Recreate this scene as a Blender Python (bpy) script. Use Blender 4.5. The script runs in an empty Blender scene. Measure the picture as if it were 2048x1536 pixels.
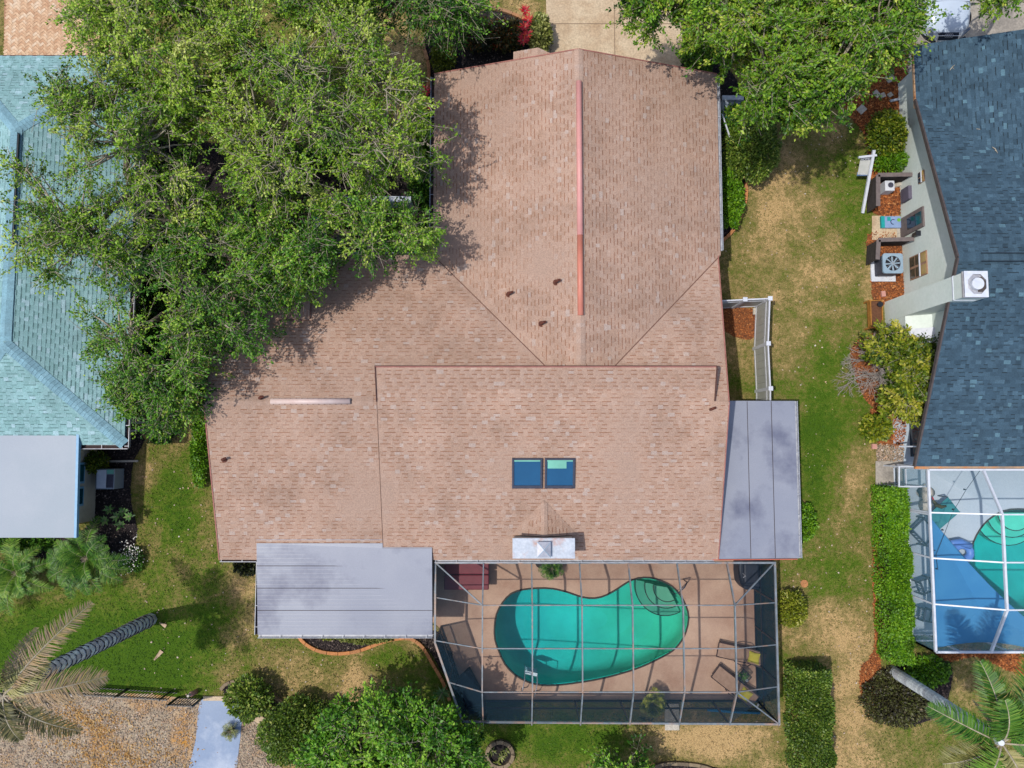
import bpy, math, random
import numpy as np
from mathutils import Vector, Matrix, Euler

random.seed(7); RNG = np.random.default_rng(7)
scene = bpy.context.scene
COL = scene.collection
R = math.radians

# ---------------------------------------------------------------- camera, sky, sun, exposure
CAMH, FPX, TILT = 30.0, 1500.0, math.atan(117 / 1500)
cam_d = bpy.data.cameras.new('camera'); cam = bpy.data.objects.new('camera', cam_d); COL.objects.link(cam)
cam.location = (0, 0, CAMH); cam.rotation_euler = (TILT, 0, 0)
cam_d.sensor_width = 36; cam_d.lens = 36 * FPX / 2048; cam_d.clip_end = 500
scene.camera = cam
SUNV = Vector((-0.41, -0.085, 1)).normalized()      # towards the sun
world = bpy.data.worlds.new('World'); scene.world = world; world.use_nodes = True
wn = world.node_tree; bg = wn.nodes['Background']
sky = wn.nodes.new('ShaderNodeTexSky'); sky.sky_type = 'NISHITA'; sky.sun_disc = False
sky.sun_elevation = math.asin(SUNV.z); sky.sun_rotation = math.atan2(SUNV.x, SUNV.y)
sky.air_density = 1.0; sky.dust_density = 2.0; sky.ozone_density = 1.0
wn.links.new(sky.outputs[0], bg.inputs[0]); bg.inputs[1].default_value = 0.15
sun_d = bpy.data.lights.new('sun', 'SUN'); sun = bpy.data.objects.new('sun', sun_d); COL.objects.link(sun)
sun_d.energy = 2.9; sun_d.angle = R(0.6); sun_d.color = (1.0, 0.955, 0.88)
sun.rotation_euler = SUNV.to_track_quat('Z', 'Y').to_euler(); sun.location = (0, 0, 60)
vs = scene.view_settings; vs.view_transform = 'Standard'; vs.look = 'None'; vs.exposure = 0.35; vs.gamma = 1
try: vs.use_curve_mapping = False
except Exception: pass
scene.render.engine = 'CYCLES'
scene.cycles.max_bounces = 6; scene.cycles.diffuse_bounces = 3; scene.cycles.transparent_max_bounces = 20
scene.render.resolution_x = 1024; scene.render.resolution_y = 768

# ---------------------------------------------------------------- measuring and helpers
def P(px, py, z=0.0):
    """point of the place at height z seen at pixel (px,py) of the 2048 wide photograph"""
    x = (px - 1024) / FPX; y = (768 - py) / FPX
    c, s = math.cos(TILT), math.sin(TILT)
    Y = y * c + s; Z = y * s - c
    t = (CAMH - z) / -Z
    return Vector((x * t, Y * t, z))
def S(r, g, b, k=0.70):
    """sunlit photograph colour (sRGB 0..255) to a base colour"""
    f = lambda v: ((v / 255) / 12.92 if v / 255 < .04045 else (((v / 255) + .055) / 1.055) ** 2.4)
    return (f(r) * k, f(g) * k, f(b) * k, 1)

def M(name, c1, c2=None, scale=4.0, rough=.8, bump=0.0, bscale=30.0, metal=0.0, spec=.4, tone=None, transl=0.0,
      detail=6, stain=None, sscale=.6, fine=None, fk=1.0):
    m = bpy.data.materials.new(name); m.use_nodes = True; nt = m.node_tree; N = nt.nodes; L = nt.links
    b = N['Principled BSDF']; b.inputs['Roughness'].default_value = rough; b.inputs['Metallic'].default_value = metal
    b.inputs['Specular IOR Level'].default_value = spec
    tc = N.new('ShaderNodeTexCoord')
    def noise(sc, det=detail, ro=.6):
        n = N.new('ShaderNodeTexNoise'); n.inputs['Scale'].default_value = sc; n.inputs['Detail'].default_value = det
        n.inputs['Roughness'].default_value = ro; L.new(tc.outputs['Object'], n.inputs['Vector']); return n.outputs['Fac']
    def ramp(fac, els):
        r = N.new('ShaderNodeValToRGB'); L.new(fac, r.inputs[0]); e = r.color_ramp.elements
        while len(e) < len(els): e.new(.5)
        for i, (p, c) in enumerate(els): e[i].position = p; e[i].color = c
        return r.outputs[0]
    def mix(fac, a, c, mode='MIX'):
        x = N.new('ShaderNodeMix'); x.data_type = 'RGBA'; x.blend_type = mode
        if isinstance(fac, float): x.inputs[0].default_value = fac
        else: L.new(fac, x.inputs[0])
        for i, v in ((6, a), (7, c)):
            if isinstance(v, tuple): x.inputs[i].default_value = v
            else: L.new(v, x.inputs[i])
        return x.outputs[2]
    if tone:
        a = N.new('ShaderNodeAttribute'); a.attribute_name = 'tone'
        base = ramp(a.outputs['Fac'], tone)
        g = ramp(noise(scale), [(.3, (.8, .8, .8, 1)), (.7, (1.15, 1.15, 1.15, 1))])
        col = mix(1.0, base, g, 'MULTIPLY')
    else:
        c2 = c2 or tuple(min(1, v * .8) for v in c1[:3]) + (1,)
        col = ramp(noise(scale), [(.32, c2), (.68, c1)])
    if stain:
        st = ramp(noise(sscale, 5), [(.5, (0, 0, 0, 1)), (.66, (1, 1, 1, 1))])
        col = mix(st, col, stain)
    if fine:
        g = ramp(noise(fine, 3, .7), [(.35, (1 - .2 * fk,) * 3 + (1,)), (.65, (1 + .16 * fk,) * 3 + (1,))])
        col = mix(1.0, col, g, 'MULTIPLY')
    L.new(col, b.inputs['Base Color'])
    if bump:
        bn = N.new('ShaderNodeBump'); bn.inputs['Strength'].default_value = bump; bn.inputs['Distance'].default_value = .02
        L.new(noise(bscale, 4), bn.inputs['Height']); L.new(bn.outputs[0], b.inputs['Normal'])
    if transl:
        t = N.new('ShaderNodeBsdfTranslucent'); L.new(col, t.inputs[0])
        ms = N.new('ShaderNodeMixShader'); ms.inputs[0].default_value = transl
        L.new(b.outputs[0], ms.inputs[1]); L.new(t.outputs[0], ms.inputs[2])
        L.new(ms.outputs[0], N['Material Output'].inputs['Surface'])
    return m

def wloc(o):
    v = Vector((0, 0, 0))
    while o is not None: v += Vector(o.location); o = o.parent
    return v
def tag(o, label=None, cat=None, group=None, kind=None):
    if label: o['label'] = label
    if cat: o['category'] = cat
    if group: o['group'] = group
    if kind: o['kind'] = kind
    return o
def thing(name, label, cat, loc=(0, 0, 0), group=None):
    o = bpy.data.objects.new(name, None); o.empty_display_size = .2; COL.objects.link(o); o.location = loc
    return tag(o, label, cat, group)
def copy_tree(o, parent=None):
    c = o.copy(); COL.objects.link(c)
    if parent is not None: c.parent = parent
    for ch in list(o.children): copy_tree(ch, c)
    return c

class MB:
    def __init__(s): s.v = []; s.f = []; s.t = []
    def face(s, pts, t=.5):
        n = len(s.v); s.v += [tuple(p) for p in pts]; s.f.append(tuple(range(n, n + len(pts)))); s.t.append(t); return s
    def prism(s, pts, z0, z1, t=.5):
        """vertical prism over a counter-clockwise outline"""
        k = len(pts); n = len(s.v)
        s.v += [(p[0], p[1], z0) for p in pts] + [(p[0], p[1], z1) for p in pts]
        s.f.append(tuple(n + k + i for i in range(k))); s.f.append(tuple(n + i for i in reversed(range(k))))
        for i in range(k): j = (i + 1) % k; s.f.append((n + i, n + j, n + k + j, n + k + i))
        s.t += [t] * (k + 2); return s
    def box(s, c, d, rz=0, t=.5, m=None):
        n = len(s.v); M3 = m or Matrix.Rotation(rz, 3, 'Z')
        for z in (-.5, .5):
            for x, y in ((-.5, -.5), (.5, -.5), (.5, .5), (-.5, .5)):
                s.v.append(tuple(Vector(c) + M3 @ Vector((x * d[0], y * d[1], z * d[2]))))
        for q in ((3, 2, 1, 0), (4, 5, 6, 7), (0, 1, 5, 4), (1, 2, 6, 5), (2, 3, 7, 6), (3, 0, 4, 7)):
            s.f.append(tuple(n + i for i in q))
        s.t += [t] * 6; return s
    def bar(s, p, q, w=.05, h=.05, t=.5):
        p = Vector(p); q = Vector(q); d = q - p; L = d.length
        x = d.normalized(); up = Vector((0, 0, 1)) if abs(x.z) < .95 else Vector((0, 1, 0))
        y = up.cross(x).normalized(); z = x.cross(y)
        m = Matrix((x, y, z)).transposed()
        return s.box((p + q) / 2, (L, w, h), m=m, t=t)
    def tube(s, pts, r, n=8, t=.5, cap=True):
        pts = [Vector(p) for p in pts]; r = r if isinstance(r, (list, tuple)) else [r] * len(pts)
        b = len(s.v); ref = Vector((0, 0, 1))
        for i, p in enumerate(pts):
            d = (pts[min(i + 1, len(pts) - 1)] - pts[max(i - 1, 0)]).normalized()
            rf = ref if abs(d.z) < .9 else Vector((1, 0, 0))
            a = d.cross(rf).normalized(); c = d.cross(a)
            for k in range(n):
                an = 2 * math.pi * k / n; s.v.append(tuple(p + (a * math.cos(an) + c * math.sin(an)) * r[i]))
        for i in range(len(pts) - 1):
            for k in range(n):
                j = (k + 1) % n; s.f.append((b + i * n + k, b + i * n + j, b + (i + 1) * n + j, b + (i + 1) * n + k)); s.t.append(t)
        if cap:
            s.f.append(tuple(b + k for k in reversed(range(n)))); s.f.append(tuple(b + (len(pts) - 1) * n + k for k in range(n))); s.t += [t, t]
        return s
    def cyl(s, c, r, h, n=16, r2=None, t=.5):
        c = Vector(c); return s.tube([c, c + Vector((0, 0, h))], [r, r if r2 is None else r2], n, t)
    def build(s, name, mat, parent=None, label=None, kind=None, bevel=0, smooth=False, local=False):
        off = Vector((0, 0, 0)) if (parent is None or local) else wloc(parent)
        me = bpy.data.meshes.new(name)
        me.from_pydata([(x - off.x, y - off.y, z - off.z) for x, y, z in s.v], [], s.f); me.update()
        a = me.attributes.new('tone', 'FLOAT', 'FACE'); a.data.foreach_set('value', s.t)
        me.materials.append(mat)
        if smooth: me.polygons.foreach_set('use_smooth', [True] * len(me.polygons))
        o = bpy.data.objects.new(name, me); COL.objects.link(o)
        if parent is not None: o.parent = parent
        if bevel:
            b = o.modifiers.new('b', 'BEVEL'); b.width = bevel; b.segments = 2; b.limit_method = 'ANGLE'
        return tag(o, label, kind=kind)

def np_mesh(name, V, F, tone, mat, parent=None, kind=None, local=False):
    V = np.asarray(V, np.float32).copy()
    if parent is not None and not local: V -= np.array(wloc(parent), np.float32)
    F = np.asarray(F, np.int32)
    me = bpy.data.meshes.new(name); me.vertices.add(len(V)); me.vertices.foreach_set('co', V.ravel())
    me.loops.add(F.size); me.loops.foreach_set('vertex_index', F.ravel())
    me.polygons.add(len(F)); me.polygons.foreach_set('loop_start', np.arange(0, F.size, F.shape[1], dtype=np.int32))
    me.update(calc_edges=True)
    a = me.attributes.new('tone', 'FLOAT', 'FACE'); a.data.foreach_set('value', np.asarray(tone, np.float32))
    me.materials.append(mat)
    o = bpy.data.objects.new(name, me); COL.objects.link(o)
    if parent is not None: o.parent = parent
    return tag(o, kind=kind)

def unit(a): return a / np.maximum(np.linalg.norm(a, axis=1, keepdims=True), 1e-9)
def leaf_geo(C, D, Nn, L, W):
    D = unit(D); Sd = unit(np.cross(Nn, D)); L = L[:, None]; W = W[:, None]
    Nu = unit(np.cross(D, Sd))
    V = np.stack([C, C + D * L * .45 + Sd * W, C + D * L - Nu * L * .12, C + D * L * .45 - Sd * W], 1).reshape(-1, 3)
    return V, np.arange(len(C) * 4).reshape(-1, 4)
def seg_geo(p0, p1, r0, r1, n=4):
    p0 = np.asarray(p0, float); p1 = np.asarray(p1, float); d = unit(p1 - p0)
    ref = np.where(np.abs(d[:, 2:3]) > .9, [[1., 0, 0]], [[0, 0, 1.]]); a = unit(np.cross(d, ref)); c = np.cross(d, a)
    V = []
    for p, r in ((p0, r0), (p1, r1)):
        for k in range(n):
            an = 2 * math.pi * k / n; V.append(p + (a * math.cos(an) + c * math.sin(an)) * np.asarray(r)[:, None])
    V = np.stack(V, 1).reshape(-1, 3); b = np.arange(len(p0))[:, None] * (2 * n)
    F = np.concatenate([np.stack([b[:, 0] + k, b[:, 0] + (k + 1) % n, b[:, 0] + n + (k + 1) % n, b[:, 0] + n + k], 1) for k in range(n)])
    return V, F
def merge(parts):
    Vs, Fs, n = [], [], 0
    for V, F in parts: Vs.append(V); Fs.append(F + n); n += len(V)
    return np.concatenate(Vs), np.concatenate(Fs)
def inpoly(x, y, poly):
    x = np.asarray(x); y = np.asarray(y); r = np.zeros(x.shape, bool); n = len(poly)
    for i in range(n):
        x0, y0 = poly[i][:2]; x1, y1 = poly[(i + 1) % n][:2]
        c = ((y0 > y) != (y1 > y)) & (x < (x1 - x0) * (y - y0) / ((y1 - y0) or 1e-9) + x0); r ^= c
    return r
def PP(pts, z=0.0): return [P(x, y, z) for x, y in pts]
def smooth_path(pts, step=.15, closed=False):
    """Catmull-Rom through pts, resampled"""
    pts = [Vector(p) for p in pts]; out = []; n = len(pts)
    for i in range(n if closed else n - 1):
        g = (lambda k: pts[k % n]) if closed else (lambda k: pts[max(0, min(n - 1, k))])
        a, b, c, d = g(i - 1), g(i), g(i + 1), g(i + 2); m = max(2, int((c - b).length / step))
        for k in range(m):
            t = k / m
            out.append(.5 * ((2 * b) + (c - a) * t + (2 * a - 5 * b + 4 * c - d) * t * t + (3 * b - a - 3 * c + d) * t ** 3))
    if not closed: out.append(pts[-1])
    return out
def ccw(pts):
    a = sum(pts[i][0] * pts[(i + 1) % len(pts)][1] - pts[(i + 1) % len(pts)][0] * pts[i][1] for i in range(len(pts)))
    return list(pts) if a > 0 else list(reversed(pts))

# ---------------------------------------------------------------- materials
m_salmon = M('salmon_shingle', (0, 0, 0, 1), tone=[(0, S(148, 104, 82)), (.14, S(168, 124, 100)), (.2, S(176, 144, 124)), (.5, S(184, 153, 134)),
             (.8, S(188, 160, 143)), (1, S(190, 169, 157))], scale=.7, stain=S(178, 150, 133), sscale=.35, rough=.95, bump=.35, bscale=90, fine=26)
m_aqua = M('aqua_shingle', (0, 0, 0, 1), tone=[(0, S(86, 118, 118)), (.14, S(110, 150, 150)), (.2, S(132, 172, 172)), (.5, S(142, 182, 184)),
           (.8, S(154, 190, 194)), (1, S(166, 198, 206))], scale=1.0, rough=.95, bump=.3, bscale=90, fine=26)
m_slate = M('blue_slate_shingle', (0, 0, 0, 1), tone=[(0, S(30, 44, 54)), (.14, S(44, 66, 78)), (.2, S(50, 74, 90)), (.5, S(62, 88, 106)),
            (.8, S(74, 102, 120)), (1, S(90, 124, 140))], scale=1.6, rough=.95, bump=.3, bscale=90, fine=26)
m_metalroof = M('grey_roof_membrane', S(158, 162, 174), S(144, 149, 164), scale=.35, detail=3, rough=.45, bump=.03, stain=S(112, 116, 136), sscale=.42, fine=30, fk=.3)
m_whiteroof = M('pale_roof_membrane', S(152, 163, 176), S(145, 157, 172), scale=.4, detail=3, rough=.5, stain=S(142, 156, 170), sscale=.3, fine=30, fk=.2)
m_gutter = M('gutter_metal', S(196, 200, 208), S(150, 155, 168), scale=6, rough=.4)
m_gutdark = M('gutter_inside_leaf_litter', S(70, 52, 50), S(40, 34, 38), scale=8, rough=.9)
m_fascia = M('brown_fascia', S(92, 82, 80), S(72, 64, 64), scale=8)
m_stucco = M('cream_stucco', S(205, 198, 180), S(186, 178, 160), scale=3, bump=.3, bscale=60)
m_stuccog = M('pale_green_stucco', S(238, 246, 240), S(226, 238, 230), scale=1.2, bump=.15, bscale=50, fine=9, fk=.25)
m_vent1 = M('pink_ridge_vent', S(226, 162, 156), S(216, 150, 144), scale=2, rough=.5)
m_vent2 = M('orange_ridge_vent', S(216, 136, 116), S(204, 124, 104), scale=2, rough=.5)
m_vent3 = M('whitish_ridge_vent', S(228, 208, 202), S(214, 186, 178), scale=3, rough=.5)
m_rust = M('rusty_pipe', S(110, 58, 40), S(80, 40, 30), scale=20)
m_white = M('white_paint', S(226, 230, 238), S(206, 212, 224), scale=5, rough=.45)
m_vinyl = M('white_vinyl', S(222, 224, 232), S(205, 208, 216), scale=3, rough=.4)
m_vinylg = M('grey_vinyl_panel', S(190, 192, 186), S(176, 178, 170), scale=2, rough=.5)
m_alu = M('bronze_grey_aluminium', S(136, 146, 154), S(104, 112, 118), scale=4, rough=.45, stain=S(170, 140, 122), sscale=1.5)
m_black = M('black_metal', S(36, 38, 48, .6), rough=.4, scale=10)
m_cover = M('chimney_cap_metal', S(205, 212, 222), S(180, 190, 204), scale=3, rough=.4, stain=S(190, 150, 138), sscale=1.6, fine=12, fk=.4)
m_steel = M('steel', S(220, 220, 225), S(190, 190, 200), scale=8, rough=.3, metal=.4)
m_frame = M('charcoal_frame', S(70, 74, 92), S(54, 58, 74), scale=8, rough=.4)
m_glassblue = M('blue_tinted_glass', S(38, 98, 142, .62), S(32, 90, 132, .62), scale=1, rough=.12, spec=.6)
m_glassteal = M('teal_tinted_glass', S(20, 88, 100, .7), S(16, 66, 84, .7), scale=2, rough=.12, spec=.6)
m_glassgrn = M('pale_green_blind', S(120, 190, 170, .8), scale=2, rough=.5)
m_glassdark = M('dark_window_glass', S(30, 48, 66, .6), S(20, 34, 50, .6), scale=3, rough=.1, spec=.6)
m_bluefr = M('light_blue_frame', S(130, 180, 214), S(110, 164, 204), scale=6, rough=.5)
m_concrete = M('tan_concrete', S(214, 194, 164), S(196, 172, 142), scale=.8, rough=.9, bump=.2, bscale=60, stain=S(184, 156, 124), sscale=.5, fine=14)
m_concg = M('grey_concrete', S(186, 178, 166), S(160, 152, 142), scale=.9, rough=.9, bump=.2, bscale=60, stain=S(140, 134, 126), sscale=.7, fine=12)
m_joint = M('concrete_joint', S(150, 128, 104), scale=8)
m_deck = M('pool_deck_concrete', S(204, 172, 148), S(182, 148, 126), scale=.9, rough=.9, bump=.2, bscale=70, stain=S(176, 140, 118), sscale=.6, fine=20, fk=.4)
m_deckw = M('white_deck_coating', S(190, 204, 216), S(178, 194, 208), scale=.6, rough=.8, fine=18, fk=.25)
m_paver = M('tan_paver', (0, 0, 0, 1), tone=[(0, S(206, 162, 126)), (.4, S(220, 180, 144)), (.7, S(228, 192, 156)), (1, S(234, 206, 176))], scale=3, rough=.9, fine=18)
m_sand = M('jointing_sand', S(176, 132, 100), scale=10)
m_curb = M('terracotta_edging', (0, 0, 0, 1), tone=[(0, S(150, 130, 106)), (.5, S(188, 130, 84)), (1, S(206, 138, 84))], scale=5, rough=.9, fine=25, bump=.3)
m_curbg = M('grey_stone_edging', (0, 0, 0, 1), tone=[(0, S(112, 98, 80)), (.5, S(146, 128, 102)), (1, S(186, 138, 86))], scale=5, rough=.9, fine=25, bump=.3)
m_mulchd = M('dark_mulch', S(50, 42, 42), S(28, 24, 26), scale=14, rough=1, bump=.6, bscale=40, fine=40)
m_mulcho = M('orange_mulch', S(150, 92, 52), S(96, 58, 38), scale=9, rough=1, bump=.6, bscale=40, fine=40)
m_dirt = M('leaf_litter_dirt', S(196, 178, 152), S(150, 134, 114), scale=1.8, rough=1, bump=.6, bscale=30, stain=S(192, 138, 62), sscale=.42, fine=22)
m_litter = M('litter_pieces', (0, 0, 0, 1), tone=[(0, S(60, 52, 48)), (.25, S(132, 118, 104)), (.6, S(186, 168, 148)), (.8, S(200, 160, 126)), (1, S(222, 212, 204))], rough=1)
m_chipo = M('orange_mulch_chips', (0, 0, 0, 1), tone=[(0, S(76, 44, 30)), (.4, S(150, 84, 44)), (.8, S(196, 118, 62)), (1, S(214, 160, 104))], rough=1)
m_chipd = M('dark_mulch_chips', (0, 0, 0, 1), tone=[(0, S(24, 20, 22)), (.5, S(60, 50, 50)), (.85, S(104, 90, 84)), (1, S(190, 172, 156))], rough=1)
m_path = M('pale_blue_concrete', S(122, 146, 178), S(104, 130, 166), scale=.4, detail=3, rough=.4, stain=S(160, 174, 196), sscale=.5, fine=16, fk=.2)
m_wood = M('oak_bark', S(150, 138, 120), S(110, 98, 84), scale=6, rough=.95, bump=.5, fine=20)
m_twig = M('pale_twigs', S(196, 186, 164), S(150, 138, 116), scale=6, rough=.9)
m_twigdead = M('bleached_dead_twigs', S(196, 186, 178), S(160, 150, 144), scale=6, rough=.9)
def leafmat(name, cols, tr=.2, rough=.5):
    n = len(cols); return M(name, (0, 0, 0, 1), tone=[(i / (n - 1), S(*c)) for i, c in enumerate(cols)], scale=.8, rough=rough, transl=tr, spec=.35)
m_oak = leafmat('oak_leaves', [(28, 60, 16), (74, 122, 26), (124, 170, 38), (172, 204, 60), (208, 218, 112)])
m_oak2 = leafmat('dark_oak_leaves', [(22, 54, 18), (56, 108, 28), (100, 156, 38), (150, 192, 54), (194, 210, 92)])
m_right = leafmat('bright_oak_leaves', [(28, 60, 14), (68, 116, 22), (112, 158, 34), (152, 186, 48), (202, 206, 90)])
m_lush = leafmat('lush_leaves', [(22, 58, 14), (54, 104, 24), (92, 152, 34), (132, 184, 50), (170, 204, 76)])
m_hedge = leafmat('hedge_leaves', [(34, 76, 10), (74, 124, 16), (108, 160, 22), (142, 188, 36), (170, 204, 66)])
m_hedged = leafmat('dark_hedge_leaves', [(26, 48, 16), (54, 84, 24), (88, 120, 34), (130, 156, 52), (190, 196, 100)])
m_yellow = leafmat('yellow_green_leaves', [(70, 86, 16), (112, 130, 24), (154, 162, 40), (190, 188, 80), (210, 206, 120)])
m_variegated = leafmat('variegated_leaves', [(60, 76, 26), (108, 124, 48), (158, 164, 84), (196, 198, 120), (216, 212, 150)])
m_citrus = leafmat('citrus_leaves', [(28, 48, 10), (58, 86, 16), (96, 122, 22), (150, 160, 36), (204, 196, 80)])
m_croton = leafmat('croton_leaves', [(18, 26, 16), (40, 52, 26), (86, 92, 40), (150, 96, 40), (206, 70, 40)])
m_redleaf = leafmat('red_cordyline_leaves', [(130, 10, 30), (190, 20, 50), (220, 36, 56), (228, 84, 50), (236, 130, 80)])
m_brownshrub = leafmat('bronze_groundcover', [(26, 26, 18), (48, 44, 30), (76, 74, 38), (100, 110, 46), (140, 120, 90)])
m_palm = leafmat('palm_leaflets', [(20, 50, 12), (42, 88, 22), (72, 124, 34), (116, 158, 50), (160, 186, 84)])
m_palmy = leafmat('yellowing_palm_leaflets', [(110, 108, 54), (150, 148, 84), (178, 174, 110), (196, 186, 130), (208, 180, 120)])
m_palmdry = leafmat('dried_palm_leaflets', [(100, 84, 66), (150, 128, 100), (188, 164, 132), (206, 170, 116), (214, 200, 180)])
m_palmd = leafmat('dark_palm_leaflets', [(30, 40, 20), (60, 66, 34), (96, 96, 54), (130, 124, 76), (160, 146, 104)])
m_agave = leafmat('spiky_leaves', [(50, 90, 40), (90, 134, 60), (120, 160, 80), (160, 180, 110), (200, 200, 140)])
m_petal = M('white_petals', S(236, 232, 224), S(220, 214, 206), rough=.8)
m_palmbark = M('palm_trunk_scars', (0, 0, 0, 1), tone=[(0, S(90, 80, 80)), (.3, S(204, 204, 208)), (.6, S(230, 234, 238)), (.85, S(236, 248, 248)), (1, S(248, 248, 250))], scale=4, rough=.9, bump=.5, fine=14)
m_palmbark2 = M('smooth_grey_trunk', (0, 0, 0, 1), tone=[(0, S(176, 176, 180)), (.5, S(206, 212, 214)), (1, S(226, 232, 230))], scale=3, rough=.85, bump=.3, fine=14)
m_maroon = M('maroon_vinyl', S(128, 44, 56), S(110, 36, 48), scale=4, rough=.6)
m_navy = M('navy_cover', S(34, 44, 62), S(26, 34, 50), scale=5, rough=.6)
m_bench = M('charcoal_cushion', S(38, 52, 64), S(30, 42, 52), scale=5, rough=.8)
m_sling = M('tan_sling_fabric', S(172, 142, 122), S(156, 126, 106), scale=8, rough=.9)
m_brownmetal = M('dark_brown_metal', S(64, 44, 44), scale=10, rough=.5)
m_pillow = M('yellow_fabric', S(214, 204, 76), S(200, 186, 60), scale=5, rough=.9, bump=.3)
m_carwhite = M('white_car_paint', S(206, 220, 236), S(200, 214, 232), scale=.6, rough=.12, spec=.6)
m_darkplastic = M('dark_grille', S(22, 34, 58), S(14, 20, 34), scale=20, rough=.3)
m_tyre = M('tyre_rubber', S(26, 26, 28), scale=10)
m_lamp = M('headlight_lens', S(150, 160, 176), S(70, 84, 110), scale=6, rough=.1)
m_accab = M('blue_grey_cabinet', S(158, 182, 200), S(140, 166, 186), scale=5, rough=.45)
m_acgrille = M('cabinet_louvres', S(76, 78, 96), S(60, 62, 78), scale=10, rough=.6)
m_plank = M('dark_brown_planks', S(70, 62, 60), S(52, 46, 46), scale=7, rough=.85, fine=20)
m_planktop = M('weathered_brown_rail', S(128, 116, 114), S(108, 98, 98), scale=7, rough=.85)
m_cedar = M('yellow_cedar', S(190, 134, 56), S(160, 106, 44), scale=4, rough=.8, fine=15)
m_soil = M('potting_soil', S(122, 82, 56), S(90, 58, 42), scale=12, rough=1, bump=.5, fine=30)
m_pink = M('pink_block', S(214, 160, 148), S(196, 142, 130), scale=6)
m_paperw = M('pale_stone', S(206, 198, 186), S(186, 178, 164), scale=6, fine=20)
m_sail = M('blue_shade_cloth', S(70, 150, 206), S(58, 138, 198), scale=1, rough=.9, transl=.25)
m_float = M('blue_inflatable', S(106, 150, 222), S(90, 134, 210), scale=2, rough=.35)
m_tealcover = M('teal_table_top', S(64, 140, 144), S(50, 122, 130), scale=3, rough=.25)
m_bagw = M('pale_blue_bag', S(150, 176, 216), S(130, 158, 204), scale=4, rough=.5)
m_teal = M('teal_print', S(20, 170, 170), scale=5)
m_green = M('green_print', S(120, 190, 70), scale=5)
m_ink = M('navy_print', S(30, 40, 84), scale=5)
m_bluep = M('bright_blue_foam', S(40, 140, 196), S(30, 120, 180), scale=4)
m_red = M('red_plastic', S(200, 40, 60), scale=5)
m_orange = M('orange_plastic', S(226, 130, 30), scale=5)
m_tile = M('dark_waterline_tile', S(70, 66, 60), scale=10)
m_plaster = M('pool_plaster', (0, 0, 0, 1), tone=[(0, S(100, 212, 198, .88)), (.45, S(102, 214, 190, .88)), (1, S(98, 208, 164, .8))], scale=.6, rough=.9)  # depth tint of light through water put into plaster colour, bluer at deep end
m_step = M('bare_plaster_step', S(124, 190, 156, .62), S(114, 180, 146, .62), scale=2, rough=.9)

def screen_mat(name, col, lo, hi):
    m = bpy.data.materials.new(name); m.use_nodes = True; nt = m.node_tree; N = nt.nodes; L = nt.links
    N.remove(N['Principled BSDF'])
    tr = N.new('ShaderNodeBsdfTransparent'); df = N.new('ShaderNodeBsdfDiffuse')
    tc = N.new('ShaderNodeTexCoord'); n = N.new('ShaderNodeTexNoise'); n.inputs['Scale'].default_value = 3
    L.new(tc.outputs['Object'], n.inputs['Vector'])
    r = N.new('ShaderNodeValToRGB'); r.color_ramp.elements[0].color = tuple(v * .8 for v in col[:3]) + (1,); r.color_ramp.elements[1].color = col
    L.new(n.outputs['Fac'], r.inputs[0]); L.new(r.outputs[0], df.inputs[0])
    lw = N.new('ShaderNodeLayerWeight'); lw.inputs['Blend'].default_value = .5
    p = N.new('ShaderNodeMath'); p.operation = 'POWER'; p.inputs[1].default_value = 1.35; L.new(lw.outputs['Facing'], p.inputs[0])
    mr = N.new('ShaderNodeMapRange'); mr.inputs[3].default_value = lo; mr.inputs[4].default_value = hi; L.new(p.outputs[0], mr.inputs[0])
    mx = N.new('ShaderNodeMixShader'); L.new(mr.outputs[0], mx.inputs[0]); L.new(tr.outputs[0], mx.inputs[1]); L.new(df.outputs[0], mx.inputs[2])
    L.new(mx.outputs[0], N['Material Output'].inputs['Surface']); return m
m_screen = screen_mat('dark_insect_screen', (.018, .04, .062, 1), .09, .98)
m_screenw = screen_mat('dark_wall_screen', (.018, .04, .06, 1), .42, .99)
m_screen2 = screen_mat('pale_insect_screen', (.16, .34, .42, 1), .06, .55)
def water_mat(name, tint, absorb, dens):
    m = bpy.data.materials.new(name); m.use_nodes = True; nt = m.node_tree; N = nt.nodes; L = nt.links
    N.remove(N['Principled BSDF'])
    tr = N.new('ShaderNodeBsdfTransparent'); tr.inputs[0].default_value = tint
    gl = N.new('ShaderNodeBsdfGlossy'); gl.inputs['Roughness'].default_value = .04
    fr = N.new('ShaderNodeFresnel'); fr.inputs[0].default_value = 1.33
    tc = N.new('ShaderNodeTexCoord'); n = N.new('ShaderNodeTexNoise'); n.inputs['Scale'].default_value = 5
    L.new(tc.outputs['Object'], n.inputs['Vector']); bp = N.new('ShaderNodeBump'); bp.inputs['Strength'].default_value = .15; bp.inputs['Distance'].default_value = .05
    L.new(n.outputs['Fac'], bp.inputs['Height']); L.new(bp.outputs[0], gl.inputs['Normal']); L.new(bp.outputs[0], fr.inputs['Normal'])
    mx = N.new('ShaderNodeMixShader'); L.new(fr.outputs[0], mx.inputs[0]); L.new(tr.outputs[0], mx.inputs[1]); L.new(gl.outputs[0], mx.inputs[2])
    L.new(mx.outputs[0], N['Material Output'].inputs['Surface'])
    va = N.new('ShaderNodeVolumeAbsorption'); va.inputs['Color'].default_value = absorb; va.inputs['Density'].default_value = dens
    L.new(va.outputs[0], N['Material Output'].inputs['Volume']); return m
m_water = water_mat('pool_water', (.93, 1, 1, 1), (.0, .76, .84, 1), .60)
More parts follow.
